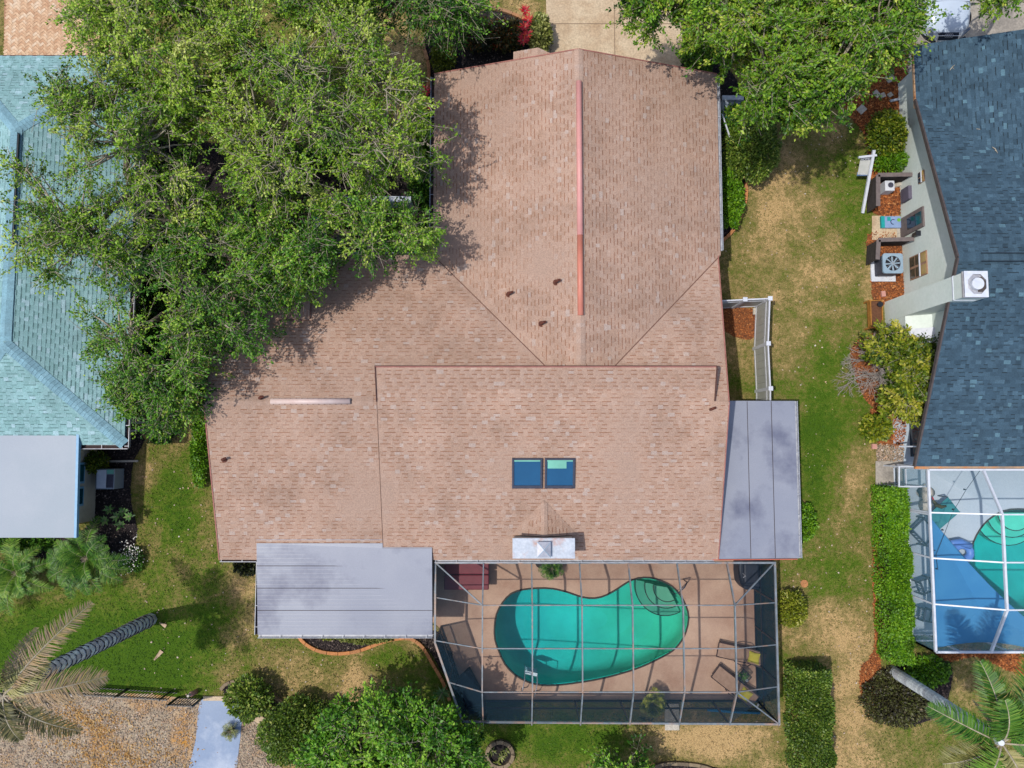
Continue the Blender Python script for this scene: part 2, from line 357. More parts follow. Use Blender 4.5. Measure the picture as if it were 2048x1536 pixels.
def glass_mat():
    m = bpy.data.materials.new('clear_glass'); m.use_nodes = True; nt = m.node_tree; N = nt.nodes; L = nt.links
    N.remove(N['Principled BSDF'])
    tr = N.new('ShaderNodeBsdfTransparent'); tr.inputs[0].default_value = (.72, .86, .82, 1)
    gl = N.new('ShaderNodeBsdfGlossy'); gl.inputs['Roughness'].default_value = .05
    mx = N.new('ShaderNodeMixShader'); mx.inputs[0].default_value = .1
    L.new(tr.outputs[0], mx.inputs[1]); L.new(gl.outputs[0], mx.inputs[2]); L.new(mx.outputs[0], N['Material Output'].inputs['Surface']); return m
m_glass = glass_mat()

# ---------------------------------------------------------------- lawn
BLOBS = [  # px, py, radius x, radius y, dryness change (negative = lush green)
 (350, 1010, 55, 110, -.55), (290, 930, 30, 50, .3), (200, 1290, 260, 110, -.62), (60, 1330, 150, 80, -.5), (300, 1350, 120, 60, -.35), (480, 1170, 45, 40, .38),
 (505, 1230, 30, 40, .3), (470, 1270, 30, 30, .2), (455, 1340, 30, 60, .3), (590, 1340, 60, 40, .28), (705, 1370, 50, 45, .5), (800, 1420, 60, 40, .2), (640, 1320, 40, 30, -.25), (780, 1310, 50, 25, -.3),
 (830, 1290, 30, 20, .25), (430, 1200, 40, 110, -.25), (1580, 315, 55, 40, .38), (1655, 250, 50, 40, .34), (1560, 400, 50, 60, .3), (1640, 320, 45, 35, -.38), (1700, 290, 30, 60, -.1),
 (1715, 430, 40, 110, -.42), (1540, 470, 40, 70, .22), (1650, 540, 70, 60, .22), (1590, 680, 28, 80, .3), (1665, 690, 70, 50, -.2), (1650, 820, 80, 110, -.5), (1630, 960, 40, 110, -.45), (1705, 960, 35, 60, .3), (1710, 1080, 40, 70, -.15),
 (1660, 1150, 60, 50, -.35), (1650, 1240, 60, 40, .3), (1700, 1320, 40, 90, .4), (1700, 1480, 60, 80, .45), (1420, 1480, 110, 45, .62), (1300, 1460, 40, 30, .1), (1130, 1480, 130, 50, -.6), (900, 1400, 120, 120, -.35),
 (1900, 1500, 120, 60, -.15), (1920, 1350, 60, 40, .15), (1490, 660, 40, 60, .35), (1490, 760, 30, 30, -.1), (1740, 560, 25, 60, .3), (1040, 20, 60, 30, .3), (790, 110, 70, 60, .45), (830, 230, 40, 60, .35), (650, 230, 120, 120, .1), (420, 620, 90, 90, .5), (350, 850, 40, 60, .3)]
def dryness(px, py):
    d = np.full(np.shape(px), .54)
    for x, y, rx, ry, v in BLOBS: d = d + v * np.exp(-(((px - x) / rx) ** 2 + ((py - y) / ry) ** 2))
    return d
def world_to_px(X, Y, Z=0.0):
    c, s = math.cos(TILT), math.sin(TILT); dz = Z - CAMH
    yc = Y * c + dz * s; zc = -Y * s + dz * c
    return 1024 + FPX * X / -zc, 768 - FPX * yc / -zc
NX, NY = 240, 190
gx = np.linspace(-30, 30, NX); gy = np.linspace(-20, 26, NY); GX, GY = np.meshgrid(gx, gy)
qx, qy = world_to_px(GX, GY); DR = dryness(qx, qy)
# terrain sheet far larger than the view, lawn grid in its middle
V = np.stack([GX.ravel(), GY.ravel(), np.zeros(GX.size)], 1); idx = np.arange(NX * NY).reshape(NY, NX)
F = np.stack([idx[:-1, :-1], idx[:-1, 1:], idx[1:, 1:], idx[1:, :-1]], -1).reshape(-1, 4)
m_lawn = bpy.data.materials.new('lawn_turf'); m_lawn.use_nodes = True
def lawn_nodes():
    nt = m_lawn.node_tree; N = nt.nodes; L = nt.links; b = N['Principled BSDF']; b.inputs['Roughness'].default_value = 1; b.inputs['Specular IOR Level'].default_value = .1
    a = N.new('ShaderNodeAttribute'); a.attribute_name = 'dry'
    tc = N.new('ShaderNodeTexCoord')
    def nz(sc, det=5): n = N.new('ShaderNodeTexNoise'); n.inputs['Scale'].default_value = sc; n.inputs['Detail'].default_value = det; n.inputs['Roughness'].default_value = .65; L.new(tc.outputs['Object'], n.inputs['Vector']); return n.outputs['Fac']
    def mth(op, x, y):
        m = N.new('ShaderNodeMath'); m.operation = op
        for i, v in enumerate((x, y)):
            if isinstance(v, float): m.inputs[i].default_value = v
            else: L.new(v, m.inputs[i])
        return m.outputs[0]
    f = mth('ADD', a.outputs['Fac'], mth('MULTIPLY', mth('SUBTRACT', nz(1.1), .48), 1.7))
    f = mth('ADD', f, mth('MULTIPLY', mth('SUBTRACT', nz(6.0), .5), 1.2))
    r = N.new('ShaderNodeValToRGB'); L.new(f, r.inputs[0]); e = r.color_ramp.elements
    cols = [(0, S(70, 100, 24)), (.25, S(92, 112, 36)), (.5, S(120, 116, 62)), (.75, S(152, 134, 86)), (1, S(190, 160, 112))]
    while len(e) < 5: e.new(.5)
    for i, (p, c) in enumerate(cols): e[i].position = p; e[i].color = c
    g = N.new('ShaderNodeValToRGB'); L.new(nz(28.0, 3), g.inputs[0]); g.color_ramp.elements[0].color = (.45, .45, .45, 1); g.color_ramp.elements[1].color = (1.5, 1.5, 1.5, 1)
    g.color_ramp.elements[0].position = .3; g.color_ramp.elements[1].position = .7
    mx = N.new('ShaderNodeMix'); mx.data_type = 'RGBA'; mx.blend_type = 'MULTIPLY'; mx.inputs[0].default_value = 1
    L.new(r.outputs[0], mx.inputs[6]); L.new(g.outputs[0], mx.inputs[7]); L.new(mx.outputs[2], b.inputs['Base Color'])
    bp = N.new('ShaderNodeBump'); bp.inputs['Strength'].default_value = .7; bp.inputs['Distance'].default_value = .03
    L.new(nz(24.0), bp.inputs['Height']); L.new(bp.outputs[0], b.inputs['Normal'])
lawn_nodes()
# pool holes are cut from the lawn by dropping the cells under the two pools
POOL = [(989,1255),(993,1228),(1005,1205),(1022,1187),(1045,1179),(1075,1176),(1105,1177),(1135,1184),(1165,1194),(1190,1196),(1212,1190),(1235,1177),(1255,1164),(1275,1156),(1300,1155),(1325,1162),(1345,1173),(1360,1190),(1372,1212),(1377,1235),(1372,1262),(1362,1282),(1345,1301),(1315,1318),(1280,1334),(1240,1347),(1200,1357),(1160,1364),(1120,1369),(1085,1370),(1055,1363),(1030,1349),(1010,1328),(997,1300),(990,1278)]
POOLW = ccw([tuple(p)[:2] for p in smooth_path(PP(POOL), .2, True)])
POOL2 = [(1934,1150),(1938,1110),(1952,1070),(1975,1040),(2005,1022),(2035,1018),(2075,1022),(2110,1040),(2140,1075),(2150,1120),(2148,1160),(2130,1200),(2100,1228),(2060,1240),(2020,1236),(1985,1222),(1955,1195)]
POOL2W = ccw([tuple(p)[:2] for p in smooth_path(PP(POOL2), .25, True)])
DECK = ccw([tuple(P(x, y)[:2]) for x, y in [(850, 1100), (1512, 1100), (1514, 1412), (940, 1408), (895, 1290), (890, 1250), (850, 1250)]])
DECKBOX = (-3.0, 9.55, -9.95, -4.0)
cx = GX[:-1, :-1].ravel() + .12; cy = GY[:-1, :-1].ravel() + .12
hole = ((cx > -2.0) & (cx < 9.0) & (cy < -3.9) & (cy > -9.45)) | ((cx > 17) & (cx < 23.2) & (cy < .2) & (cy > -7.2))
F = F[~hole]
lawn = np_mesh('lawn', V, F, np.full(len(F), .5), m_lawn, kind='structure')
at = lawn.data.attributes.new('dry', 'FLOAT', 'POINT'); at.data.foreach_set('value', DR.ravel().astype(np.float32))
MB().face([(-400, -400, -.03), (400, -400, -.03), (400, -20, -.03), (-400, -20, -.03)]).face([(-400, 26, -.03), (400, 26, -.03), (400, 400, -.03), (-400, 400, -.03)]) \
    .face([(-400, -20, -.03), (-30, -20, -.03), (-30, 26, -.03), (-400, 26, -.03)]).face([(30, -20, -.03), (400, -20, -.03), (400, 26, -.03), (30, 26, -.03)]) \
    .build('ground', M('far_ground', S(110, 116, 66), S(84, 98, 44), scale=.1, fine=2), kind='structure')

GRASS_OUT = []   # polygons (world xy) where no grass grows
def sheet(name, pts, z, mat, holes=None, grass=False, kind='structure', parent=None, label=None):
    """flat sheet on the ground, optionally with one round-ish hole, built as a fan of quads round the hole"""
    mb = MB()
    if holes is None: mb.face([(p[0], p[1], z) for p in ccw(pts)])
    else:
        mb = ring_sheet(pts, holes, z)
    if not grass: GRASS_OUT.append([tuple(p[:2]) for p in pts])
    return mb.build(name, mat, parent, kind=kind, label=label)
def ring_sheet(outer, inner, z):
    """annulus between a convex outer outline and a star-shaped inner outline"""
    c = np.mean(np.array([p[:2] for p in inner]), 0); outer = [tuple(p[:2]) for p in outer]; mb = MB()
    def ray(a):
        d = (math.cos(a), math.sin(a)); best = 1e9
        for i in range(len(outer)):
            x0, y0 = outer[i]; x1, y1 = outer[(i + 1) % len(outer)]; ex, ey = x1 - x0, y1 - y0
            den = d[0] * ey - d[1] * ex
            if abs(den) < 1e-9: continue
            t = ((x0 - c[0]) * ey - (y0 - c[1]) * ex) / den; u = ((x0 - c[0]) * d[1] - (y0 - c[1]) * d[0]) / den
            if t > 0 and -1e-6 <= u <= 1 + 1e-6: best = min(best, t)
        return (c[0] + d[0] * best, c[1] + d[1] * best)
    inn = [(math.atan2(p[1] - c[1], p[0] - c[0]), tuple(p[:2])) for p in inner]
    for i in range(len(inn)):
        (a0, p0), (a1, p1) = inn[i], inn[(i + 1) % len(inn)]
        if a1 < a0 - math.pi: a1 += 2 * math.pi
        mids = sorted([a0, a1] + [q for o in outer for q in [math.atan2(o[1] - c[1], o[0] - c[0])] for q in (q, q + 2 * math.pi) if min(a0, a1) < q < max(a0, a1)])
        mb.face([(*p1, z), (*p0, z)] + [(*ray(a), z) for a in (mids if a1 > a0 else mids[::-1])])
    for i, f in enumerate(mb.f): pass
    return mb

# pool deck and its outdoor neighbours
OUTD = [(-3.1, -4.0), (9.55, -4.0), (9.55, -9.95), (-1.75, -9.95), (-2.85, -7.2), (-3.1, -7.0)]
sheet('pool_deck', OUTD, .03, m_deck, holes=POOLW)
sheet('neighbour_pool_deck', [(15.2, 1.5), (28, 1.5), (28, -7.5), (15.2, -7.5)], .03, m_deckw, holes=POOL2W)
sheet('driveway', [P(1090, -60)[:2], P(1366, -60)[:2], P(1362, 200)[:2], P(1098, 200)[:2]], .02, m_concrete)
MB().box((P(1228, 48)[0], P(1228, 48)[1], .024), (5.3, .03, .01)).build('driveway_joint', m_joint, kind='structure')
MB().box((P(1228, -20)[0], 16.8, .024), (.03, 2.6, .01)).build('driveway_joint', m_joint, kind='structure')
sheet('neighbour_driveway', [P(1812, 210)[:2], P(1805, 60)[:2], P(1800, -60)[:2], P(2250, -60)[:2], P(2250, 210)[:2]], .02, m_concg)
sheet('garden_path', [tuple(p[:2]) for p in smooth_path(PP([(404, 1396), (452, 1398), (484, 1402), (483, 1452), (478, 1500), (462, 1560), (380, 1560), (392, 1480)]), .4, True)], .035, m_path)
MB().box((*P(440, 1396)[:2], .03), (1.25, .16, .09)).build('path_kerb', m_concrete, kind='structure')
sheet('dirt_patch', PP([(-90, 1395), (150, 1383), (300, 1388), (404, 1400), (395, 1470), (378, 1600), (-120, 1600)]), .012, m_dirt)
sheet('litter_patch', PP([(484, 1440), (515, 1425), (545, 1440), (530, 1480), (560, 1520), (580, 1600), (455, 1600), (478, 1500)]), .013, m_dirt)
sheet('stepping_slab', PP([(1750, 922), (1806, 922), (1806, 975), (1750, 978)]), .05, m_concg)
sheet('pad_by_door', PP([(1743, 432), (1800, 432), (1800, 480), (1743, 480)]), .04, m_concrete)
def scatter_chips(name, pts, n, size, mat, z=.03, up=.5, parent=None):
    a = np.array([tuple(p[:2]) for p in pts]); lo, hi = a.min(0), a.max(0)
    c = RNG.uniform(lo, hi, (n * 3, 2)); c = c[inpoly(c[:, 0], c[:, 1], a)][:n]; k = len(c)
    an = RNG.uniform(0, 2 * np.pi, k); C = np.column_stack([c, z + RNG.uniform(0, .03, k)])
    D = np.column_stack([np.cos(an), np.sin(an), RNG.normal(0, .2, k)]); Nn = np.column_stack([RNG.normal(0, up, (k, 2)), np.ones(k)])
    L_ = RNG.uniform(.5, 1.5, k) * size; Vv, Ff = leaf_geo(C, D, Nn, L_, L_ * RNG.uniform(.15, .4, k))
    return np_mesh(name, Vv, Ff, np.clip(RNG.beta(1.6, 1.6, k), 0, 1), mat, parent, kind='stuff')
def label_stuff(o, label, cat): return tag(o, label, cat)
label_stuff(scatter_chips('dry_leaf_litter', PP([(-90, 1400), (150, 1387), (404, 1404), (378, 1560), (-120, 1560)]), 15000, .055, m_litter), 'dry leaves and bark scraps strewn over the bare dirt patch', 'leaf litter')
label_stuff(scatter_chips('dry_leaf_litter', PP([(486, 1442), (512, 1430), (540, 1440), (530, 1480), (560, 1520), (570, 1560), (460, 1560), (480, 1500)]), 3000, .055, m_litter), 'fallen leaves between the pale blue path and round bushes', 'leaf litter')

def leaves_at(C, mat, name, parent, size=.09, asp=.28, tone=None, up=.9, D=None, kind=None):
    k = len(C); an = RNG.uniform(0, 2 * np.pi, k)
    if D is None: D = np.column_stack([np.cos(an), np.sin(an), RNG.normal(0, .35, k)])
    Nn = np.column_stack([RNG.normal(0, up, (k, 2)), np.ones(k)]); L_ = RNG.uniform(.6, 1.35, k) * size
    V, F = leaf_geo(C, D, Nn, L_, L_ * asp); tone = np.clip(RNG.normal(.45, .2, k), 0, 1) if tone is None else np.clip(tone, 0, 1)
    return np_mesh(name, V, F, tone, mat, parent, kind=kind)
m_gold = M('golden_needles', (0, 0, 0, 1), tone=[(0, S(150, 108, 60)), (.5, S(196, 148, 80)), (1, S(214, 180, 124))], rough=1)
for pts, n_, lab in (([(80, 1420), (150, 1412), (235, 1440), (240, 1465), (160, 1468), (90, 1445)], 2600, 'golden needles on the dirt beside the drooping palm frond'), ([(130, 1500), (230, 1478), (330, 1490), (330, 1515), (260, 1545), (110, 1560)], 3000, 'golden needles at the bottom of the bare dirt patch')):
    w_ = np.array([tuple(p[:2]) for p in PP(pts)]); cg_ = w_.mean(0); sd_ = w_.std(0) * .75; kk = n_ // 2; c2 = RNG.normal(0, 1, (kk, 2)) * sd_ + cg_; c2 += .22 * np.column_stack([np.sin(c2[:, 1] * 5), np.sin(c2[:, 0] * 4)])
    label_stuff(leaves_at(np.column_stack([c2, RNG.uniform(.03, .06, kk)]), m_gold, 'golden_litter', None, .1, .2, RNG.random(kk), .4, kind='stuff'), lab, 'leaf litter')
# mulch beds
def bed(pts, mat, chipmat, n, label, size=.07, z=.016):
    w = [tuple(p[:2]) for p in smooth_path(PP(pts), .4, True)]
    sheet('mulch_bed', w, z, mat)
    label_stuff(scatter_chips('mulch_chips', w, n, size, chipmat, z=z + .01), label, 'mulch')
bed([(848, 90), (862, 60), (930, 30), (1000, 20), (1048, 38), (1095, 60), (1098, 170), (1000, 190), (870, 260), (855, 200), (856, 140)], m_mulchd, m_chipd, 5000, 'dark mulch in the planting bed before the front gable', .06)
bed([(1362, 80), (1400, 90), (1460, 140), (1500, 230), (1492, 320), (1490, 400), (1470, 455), (1440, 484), (1410, 484), (1400, 200), (1364, 140)], m_mulchd, m_chipd, 3500, 'dark mulch along the right wall of the brown roofed house', .06)
bed([(1735, 60), (1808, 60), (1812, 220), (1815, 340), (1800, 420), (1790, 432), (1745, 425), (1736, 300), (1725, 262), (1700, 235), (1690, 205), (1720, 190)], m_mulcho, m_chipo, 14000, 'orange bark mulch along the pale green neighbour wall', .085)
bed([(1735, 470), (1805, 480), (1805, 600), (1770, 610), (1745, 600), (1742, 540)], m_mulcho, m_chipo, 2500, 'orange mulch round the air conditioner pad', .07)
bed([(1740, 820), (1806, 800), (1806, 890), (1780, 890), (1745, 880)], m_mulcho, m_chipo, 2500, 'orange mulch under the small round citrus shrub', .07)
bed([(1700, 700), (1760, 670), (1775, 780), (1760, 815), (1730, 800)], m_mulcho, m_chipo, 1500, 'reddish mulch beneath the bare grey branches', .07)
bed([(1748, 1010), (1756, 990), (1762, 1100), (1760, 1330), (1760, 1390), (1745, 1420), (1722, 1390), (1722, 1330), (1748, 1300), (1745, 1150)], m_mulcho, m_chipo, 4500, 'orange mulch strip at the foot of the long hedge', .07)
bed([(1870, 1302), (1990, 1302), (2100, 1300), (2100, 1360), (2030, 1345), (1950, 1312), (1900, 1322)], m_mulcho, m_chipo, 4000, 'orange mulch below the white framed pool enclosure', .08)
bed([(1760, 1340), (1830, 1330), (1900, 1325), (1895, 1400), (1860, 1440), (1790, 1450), (1745, 1420), (1735, 1370)], m_mulchd, m_chipd, 2500, 'dark mulch under the bronze ground cover', .07)
bed([(598, 1268), (612, 1284), (640, 1298), (680, 1303), (720, 1297), (760, 1283), (790, 1275), (820, 1274), (850, 1290), (870, 1320), (888, 1350), (905, 1350), (880, 1265), (700, 1255)], m_mulchd, m_chipd, 3500, 'dark mulch in the curved bed below the grey flat roof', .06)
bed([(446, 1376), (458, 1367), (482, 1361), (508, 1366), (533, 1382), (558, 1401), (600, 1421), (655, 1445), (700, 1500), (560, 1500), (520, 1430), (480, 1440), (455, 1400)], m_mulchd, m_chipd, 4500, 'dark mulch round the dark green bushes by the path', .06)
bed([(150, 870), (255, 850), (290, 880), (268, 920), (262, 1000), (275, 1060), (262, 1110), (240, 1140), (100, 1120), (0, 1090), (0, 1060), (180, 1050)], m_mulchd, m_chipd, 5000, 'dark mulch and soil beside the aqua roofed house', .07)
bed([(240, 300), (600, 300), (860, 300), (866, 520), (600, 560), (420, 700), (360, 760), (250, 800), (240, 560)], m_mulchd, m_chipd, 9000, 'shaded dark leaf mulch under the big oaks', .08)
bed([(1310, 1532), (1345, 1528), (1430, 1534), (1500, 1560), (1300, 1600)], m_mulchd, m_chipd, 900, 'dark mulch inside the stone edged bed at the bottom', .06)
bed([(1444, 618), (1530, 622), (1528, 650), (1500, 680), (1445, 660)], m_mulcho, m_chipo, 1500, 'orange mulch in the corner of the white fence', .05)
label_stuff(scatter_chips('stone_gravel', PP([(1753, 890), (1806, 890), (1806, 922), (1753, 922)]), 1200, .07, m_litter, z=.03), 'pale stone chips by the pool enclosure corner', 'gravel')

# herringbone pavers, top left: the nearest 300 as pieces, the rest joined
drive = thing('paver_driveway', 'tan herringbone paver driveway above the aqua roof', 'driveway', tuple(P(100, 50)))
sheet('sand_bed', PP([(8, -80), (260, -80), (260, 190), (8, 190)]), .004, m_sand, kind=None, parent=drive)
pv = []
bx0, by0 = P(10, 130)[:2]; s_ = .105
rot = R(0)
for i in range(-60, 60):
    for j in range(-60, 60):
        # herringbone cell: an L of one horizontal and one vertical brick, set at 45 degrees
        for typ in (0, 1):
            u = (i * 4 + j) if typ == 0 else (i * 4 + j + 1.5); v = (j) if typ == 0 else (j - .5 - 0)
            x = (u + (1 if typ == 0 else .5 - .5)) * s_; y = (v + (.5 if typ == 0 else .5)) * s_
            if typ == 0: cxx, cyy, lx, ly = (4 * i + j + 1) * s_, (j + .5) * s_, 2, 1
            else: cxx, cyy, lx, ly = (4 * i + j + 2.5) * s_, (j + 0) * s_, 1, 2
            c45 = math.cos(R(45)); X = cxx * c45 - cyy * c45; Y = cxx * c45 + cyy * c45
            X += -17.5; Y += 14.0
            q = world_to_px(X, Y)
            if 11 < q[0] < 255 and -70 < q[1] < 170: pv.append((X, Y, lx * s_ - .008, ly * s_ - .008, q))
pv.sort(key=lambda a: (not (q_in := (0 < a[4][0] < 190 and 0 < a[4][1] < 112)), a[4][0]))
protos = []
for k in range(8):
    o = MB().box((0, 0, 0), (2 * s_ - .008, s_ - .008, .06), t=k / 7).build('paver', m_paver, drive, local=True); protos.append(o)
used = set()
rest = MB()
for n_, (X, Y, lx, ly, q) in enumerate(pv):
    k = random.randrange(8); rz = R(45) + (0 if lx > ly else R(90)); z = .012 + random.uniform(-.003, .003)
    if n_ < 300:
        o = protos[k] if k not in used else protos[k].copy()
        if k in used: COL.objects.link(o); o.parent = drive
        used.add(k); o.location = Vector((X, Y, z)) - wloc(drive); o.rotation_euler.z = rz
    else: rest.box((X, Y, z), (2 * s_ - .008, s_ - .008, .06), rz, t=random.random())
rest.build('paver_field', m_paver, drive, kind='stuff')

# edging kerbs made of blocks
def curb(pts, label, mat, w=.13, seg=.42, h=.14, name='garden_edging', tones=(0, 1)):
    path = smooth_path(PP(pts), .05); root = thing(name, label, 'garden edging', tuple(path[0]))
    acc = [path[0]]; L_ = 0
    def flush(acc):
        if len(acc) < 2: return
        k = [acc[0], acc[len(acc) // 2], acc[-1]] if len(acc) > 2 else acc; mb = MB(); le, ri = [], []
        for i, p in enumerate(k):
            d = (k[min(i + 1, len(k) - 1)] - k[max(i - 1, 0)]).normalized(); n = Vector((-d.y, d.x, 0)); sh = d * (.007 if i == 0 else (-.007 if i == len(k) - 1 else 0))
            le.append(p + n * w / 2 + sh); ri.append(p - n * w / 2 + sh)
        mb.prism(ccw([tuple(q) for q in ri + le[::-1]]), -.02, h + random.uniform(-.012, .012), t=random.uniform(*tones))
        mb.build('edging_block', mat, root, bevel=.012)
    for p in path[1:]:
        L_ += (p - acc[-1]).length; acc.append(p)
        if L_ > seg: flush(acc); acc = [p]; L_ = 0
    flush(acc)
curb([(597, 1268), (610, 1285), (640, 1301), (680, 1306), (720, 1300), (760, 1285), (790, 1277), (820, 1276), (845, 1292), (865, 1325), (886, 1362), (900, 1400)], 'terracotta kerb snaking below the large grey flat roof', m_curb, tones=(.4, 1))
curb([(443, 1378), (455, 1366), (480, 1360), (510, 1364), (535, 1380), (560, 1399), (600, 1419), (655, 1443), (690, 1470)], 'weathered stone kerb curving over the dark bushes by the path', m_curbg)
curb([(1503, 320), (1493, 345), (1490, 400), (1480, 435), (1465, 462), (1442, 484), (1430, 490)], 'short terracotta kerb by the right wall of the brown house', m_curb, tones=(.4, 1))
curb([(846, 82), (849, 100), (857, 128), (858, 160), (856, 185)], 'tan kerb between the oak lawn and front mulch bed', m_curb, tones=(.2, .7))
curb([(985, 18), (1015, 26), (1048, 40)], 'tan kerb behind the croton shrubs', m_curb, tones=(.2, .7))
curb([(1290, 1545), (1312, 1530), (1345, 1525), (1400, 1530), (1440, 1545), (1480, 1570)], 'stone kerb of the bed at the bottom edge', m_curbg, tones=(0, .5))

# ---------------------------------------------------------------- shingled roofs
def clip_rect(u0, u1, v0, v1, poly):
    pts = [(u0, v0), (u1, v0), (u1, v1), (u0, v1)]
    for i in range(len(poly)):
        a = poly[i]; b = poly[(i + 1) % len(poly)]; ex, ey = b[0] - a[0], b[1] - a[1]
        side = lambda p: ex * (p[1] - a[1]) - ey * (p[0] - a[0]); out = []
        for k in range(len(pts)):
            p, q = pts[k], pts[(k + 1) % len(pts)]; sp, sq = side(p), side(q)
            if sp >= 0: out.append(p)
            if sp * sq < 0: t = sp / (sp - sq); out.append((p[0] + (q[0] - p[0]) * t, p[1] + (q[1] - p[1]) * t))
        pts = out
        if len(pts) < 3: return None
    return pts
class Shingles:
    """courses of laid shingles; the ones nearest the lens become single objects, the rest one joined field"""
    def __init__(s, house, roof, mat, light=.08, dash=.5, expo=.137):
        s.roof = roof; s.mat = mat; s.mb = MB(); s.single = []; s.light = light; s.dash = dash; s.expo = expo; s.house = house
    def plane(s, pts, sub=True):
        pts = [Vector(p) for p in pts]; n = (pts[1] - pts[0]).cross(pts[2] - pts[0]).normalized()
        if n.z < 0: pts = pts[::-1]; n = -n
        up = (Vector((0, 0, 1)) - n * n.z).normalized(); uu = up.cross(n).normalized()
        o = min(pts, key=lambda p: p.z); loc = [((p - o).dot(uu), (p - o).dot(up)) for p in pts]
        umin = min(p[0] for p in loc); umax = max(p[0] for p in loc); vmax = max(p[1] for p in loc)
        G = lambda u, v, h: o + uu * u + up * v + n * h
        s.mb.face([p + n * .004 for p in pts], .15)
        rows = int(vmax / s.expo) + 1; inside = lambda u, v: all((b[0] - a[0]) * (v - a[1]) - (b[1] - a[1]) * (u - a[0]) > -1e-6 for a, b in zip(loc, loc[1:] + loc[:1]))
        for r in range(rows):
            v0 = r * s.expo; v1 = v0 + s.expo + .004; u = umin - random.uniform(0, .3); flag = random.random() < .5
            while u < umax:
                w = random.choice((.13, .17, .2, .24)) if flag else random.choice((.14, .18, .22)); u1 = u + w
                t = min(1, max(.18, random.gauss(.5, .12))) if random.random() > s.light else random.uniform(.78, 1)
                hb = .013 if flag else .008
                full = all(inside(a, b) for a in (u, u1) for b in (v0, v1))
                if full:
                    cen = G((u + u1) / 2, (v0 + v1) / 2, 0)
                    rec = (w, flag, round(t * 5) / 5, cen, uu, up, n, u, v0)
                    s.single.append(rec)
                else:
                    c = clip_rect(u, u1, v0, v1, loc)
                    if c: s.mb.face([G(a, b, .004 + hb * (1 - (b - v0) / s.expo) + .002) for a, b in c], t)
                u = u1; flag = not flag if random.random() < .88 else flag
    def tab(s, mb, G, w, flag, t):
        e = s.expo; hb = .016 if flag else .008
        a, b, c, d = G(0, 0, hb), G(w, 0, hb), G(w, e, .004), G(0, e, .004)
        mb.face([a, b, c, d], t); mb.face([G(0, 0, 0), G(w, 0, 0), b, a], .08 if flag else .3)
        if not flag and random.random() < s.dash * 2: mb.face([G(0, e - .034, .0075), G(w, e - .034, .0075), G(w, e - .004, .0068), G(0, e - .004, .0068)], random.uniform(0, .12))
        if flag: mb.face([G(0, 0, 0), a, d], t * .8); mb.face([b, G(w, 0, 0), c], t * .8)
    def finish(s, inview):
        cand = [r for r in s.single if inview(r[3])]; cand.sort(key=lambda r: -r[3].z); pick = set(id(r) for r in cand[:300]); cache = {}
        for r in s.single:
            w, flag, t, cen, uu, up, n, u, v0 = r
            if id(r) in pick:
                key = (w, flag, t)
                m4 = Matrix((uu, up, n)).transposed().to_4x4(); m4.translation = cen - uu * w / 2 - up * (s.expo + .004) / 2 - wloc(s.roof) + n * .004
                if key not in cache:
                    mb = MB(); s.tab(mb, lambda a, b, h: Vector((a, b, h)), w, flag, t); ob = mb.build('shingle', s.mat, s.roof, local=True); cache[key] = ob
                else: ob = cache[key].copy(); COL.objects.link(ob)
                ob.matrix_local = m4
            else:
                o = cen - uu * w / 2 - up * (s.expo + .004) / 2 + n * .004
                s.tab(s.mb, lambda a, b, h: o + uu * a + up * b + n * h, w, flag, t)
        s.mb.build('shingle_field', s.mat, s.roof, kind='stuff')
def caps(p, q, mat, parent, w=.3, lift=.02, name='ridge_cap', tone=(.35, .75)):
    p = Vector(p); q = Vector(q); d = (q - p).normalized(); side = Vector((-d.y, d.x, 0)).normalized(); n = int((q - p).length / .14); mb = MB()
    for i in range(n):
        a = p + d * .14 * i + Vector((0, 0, lift + .014)); b = p + d * (.14 * i + .17) + Vector((0, 0, lift)); dn = Vector((0, 0, -w * .5 * .3)); t = random.uniform(*tone)
        mb.face([a, a + side * w / 2 + dn, b + side * w / 2 + dn, b], t); mb.face([b, b - side * w / 2 + dn, a - side * w / 2 + dn, a], t)
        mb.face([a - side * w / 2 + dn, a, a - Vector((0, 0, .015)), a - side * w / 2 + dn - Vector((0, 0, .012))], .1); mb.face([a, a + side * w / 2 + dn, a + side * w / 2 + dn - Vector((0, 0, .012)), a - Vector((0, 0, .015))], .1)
    return mb.build(name, mat, parent, kind='stuff')
def gutter(p, q, parent, inward, dark=True, w=.14):
    """open gutter from p to q; inward points to the roof"""
    p = Vector(p); q = Vector(q); d = (q - p).normalized(); n = Vector(inward).normalized(); mb = MB()
    mb.bar(p - n * w - Vector((0, 0, .05)), q - n * w - Vector((0, 0, .05)), .018, .12)
    mb.bar(p - n * w / 2 - Vector((0, 0, .11)), q - n * w / 2 - Vector((0, 0, .11)), w, .012)
    L_ = (q - p).length; k = int(L_ / .75)
    for i in range(k + 1): c = p + d * min(L_ - .02, .05 + .75 * i); mb.bar(c - n * w - Vector((0, 0, .01)), c - Vector((0, 0, .01)), .02, .012)
    g = mb.build('gutter', m_gutter, parent)
    if dark: MB().bar(p - n * w / 2 - Vector((0, 0, .095)), q - n * w / 2 - Vector((0, 0, .095)), w * .8, .014).build('gutter_debris', m_gutdark, g)
    return g

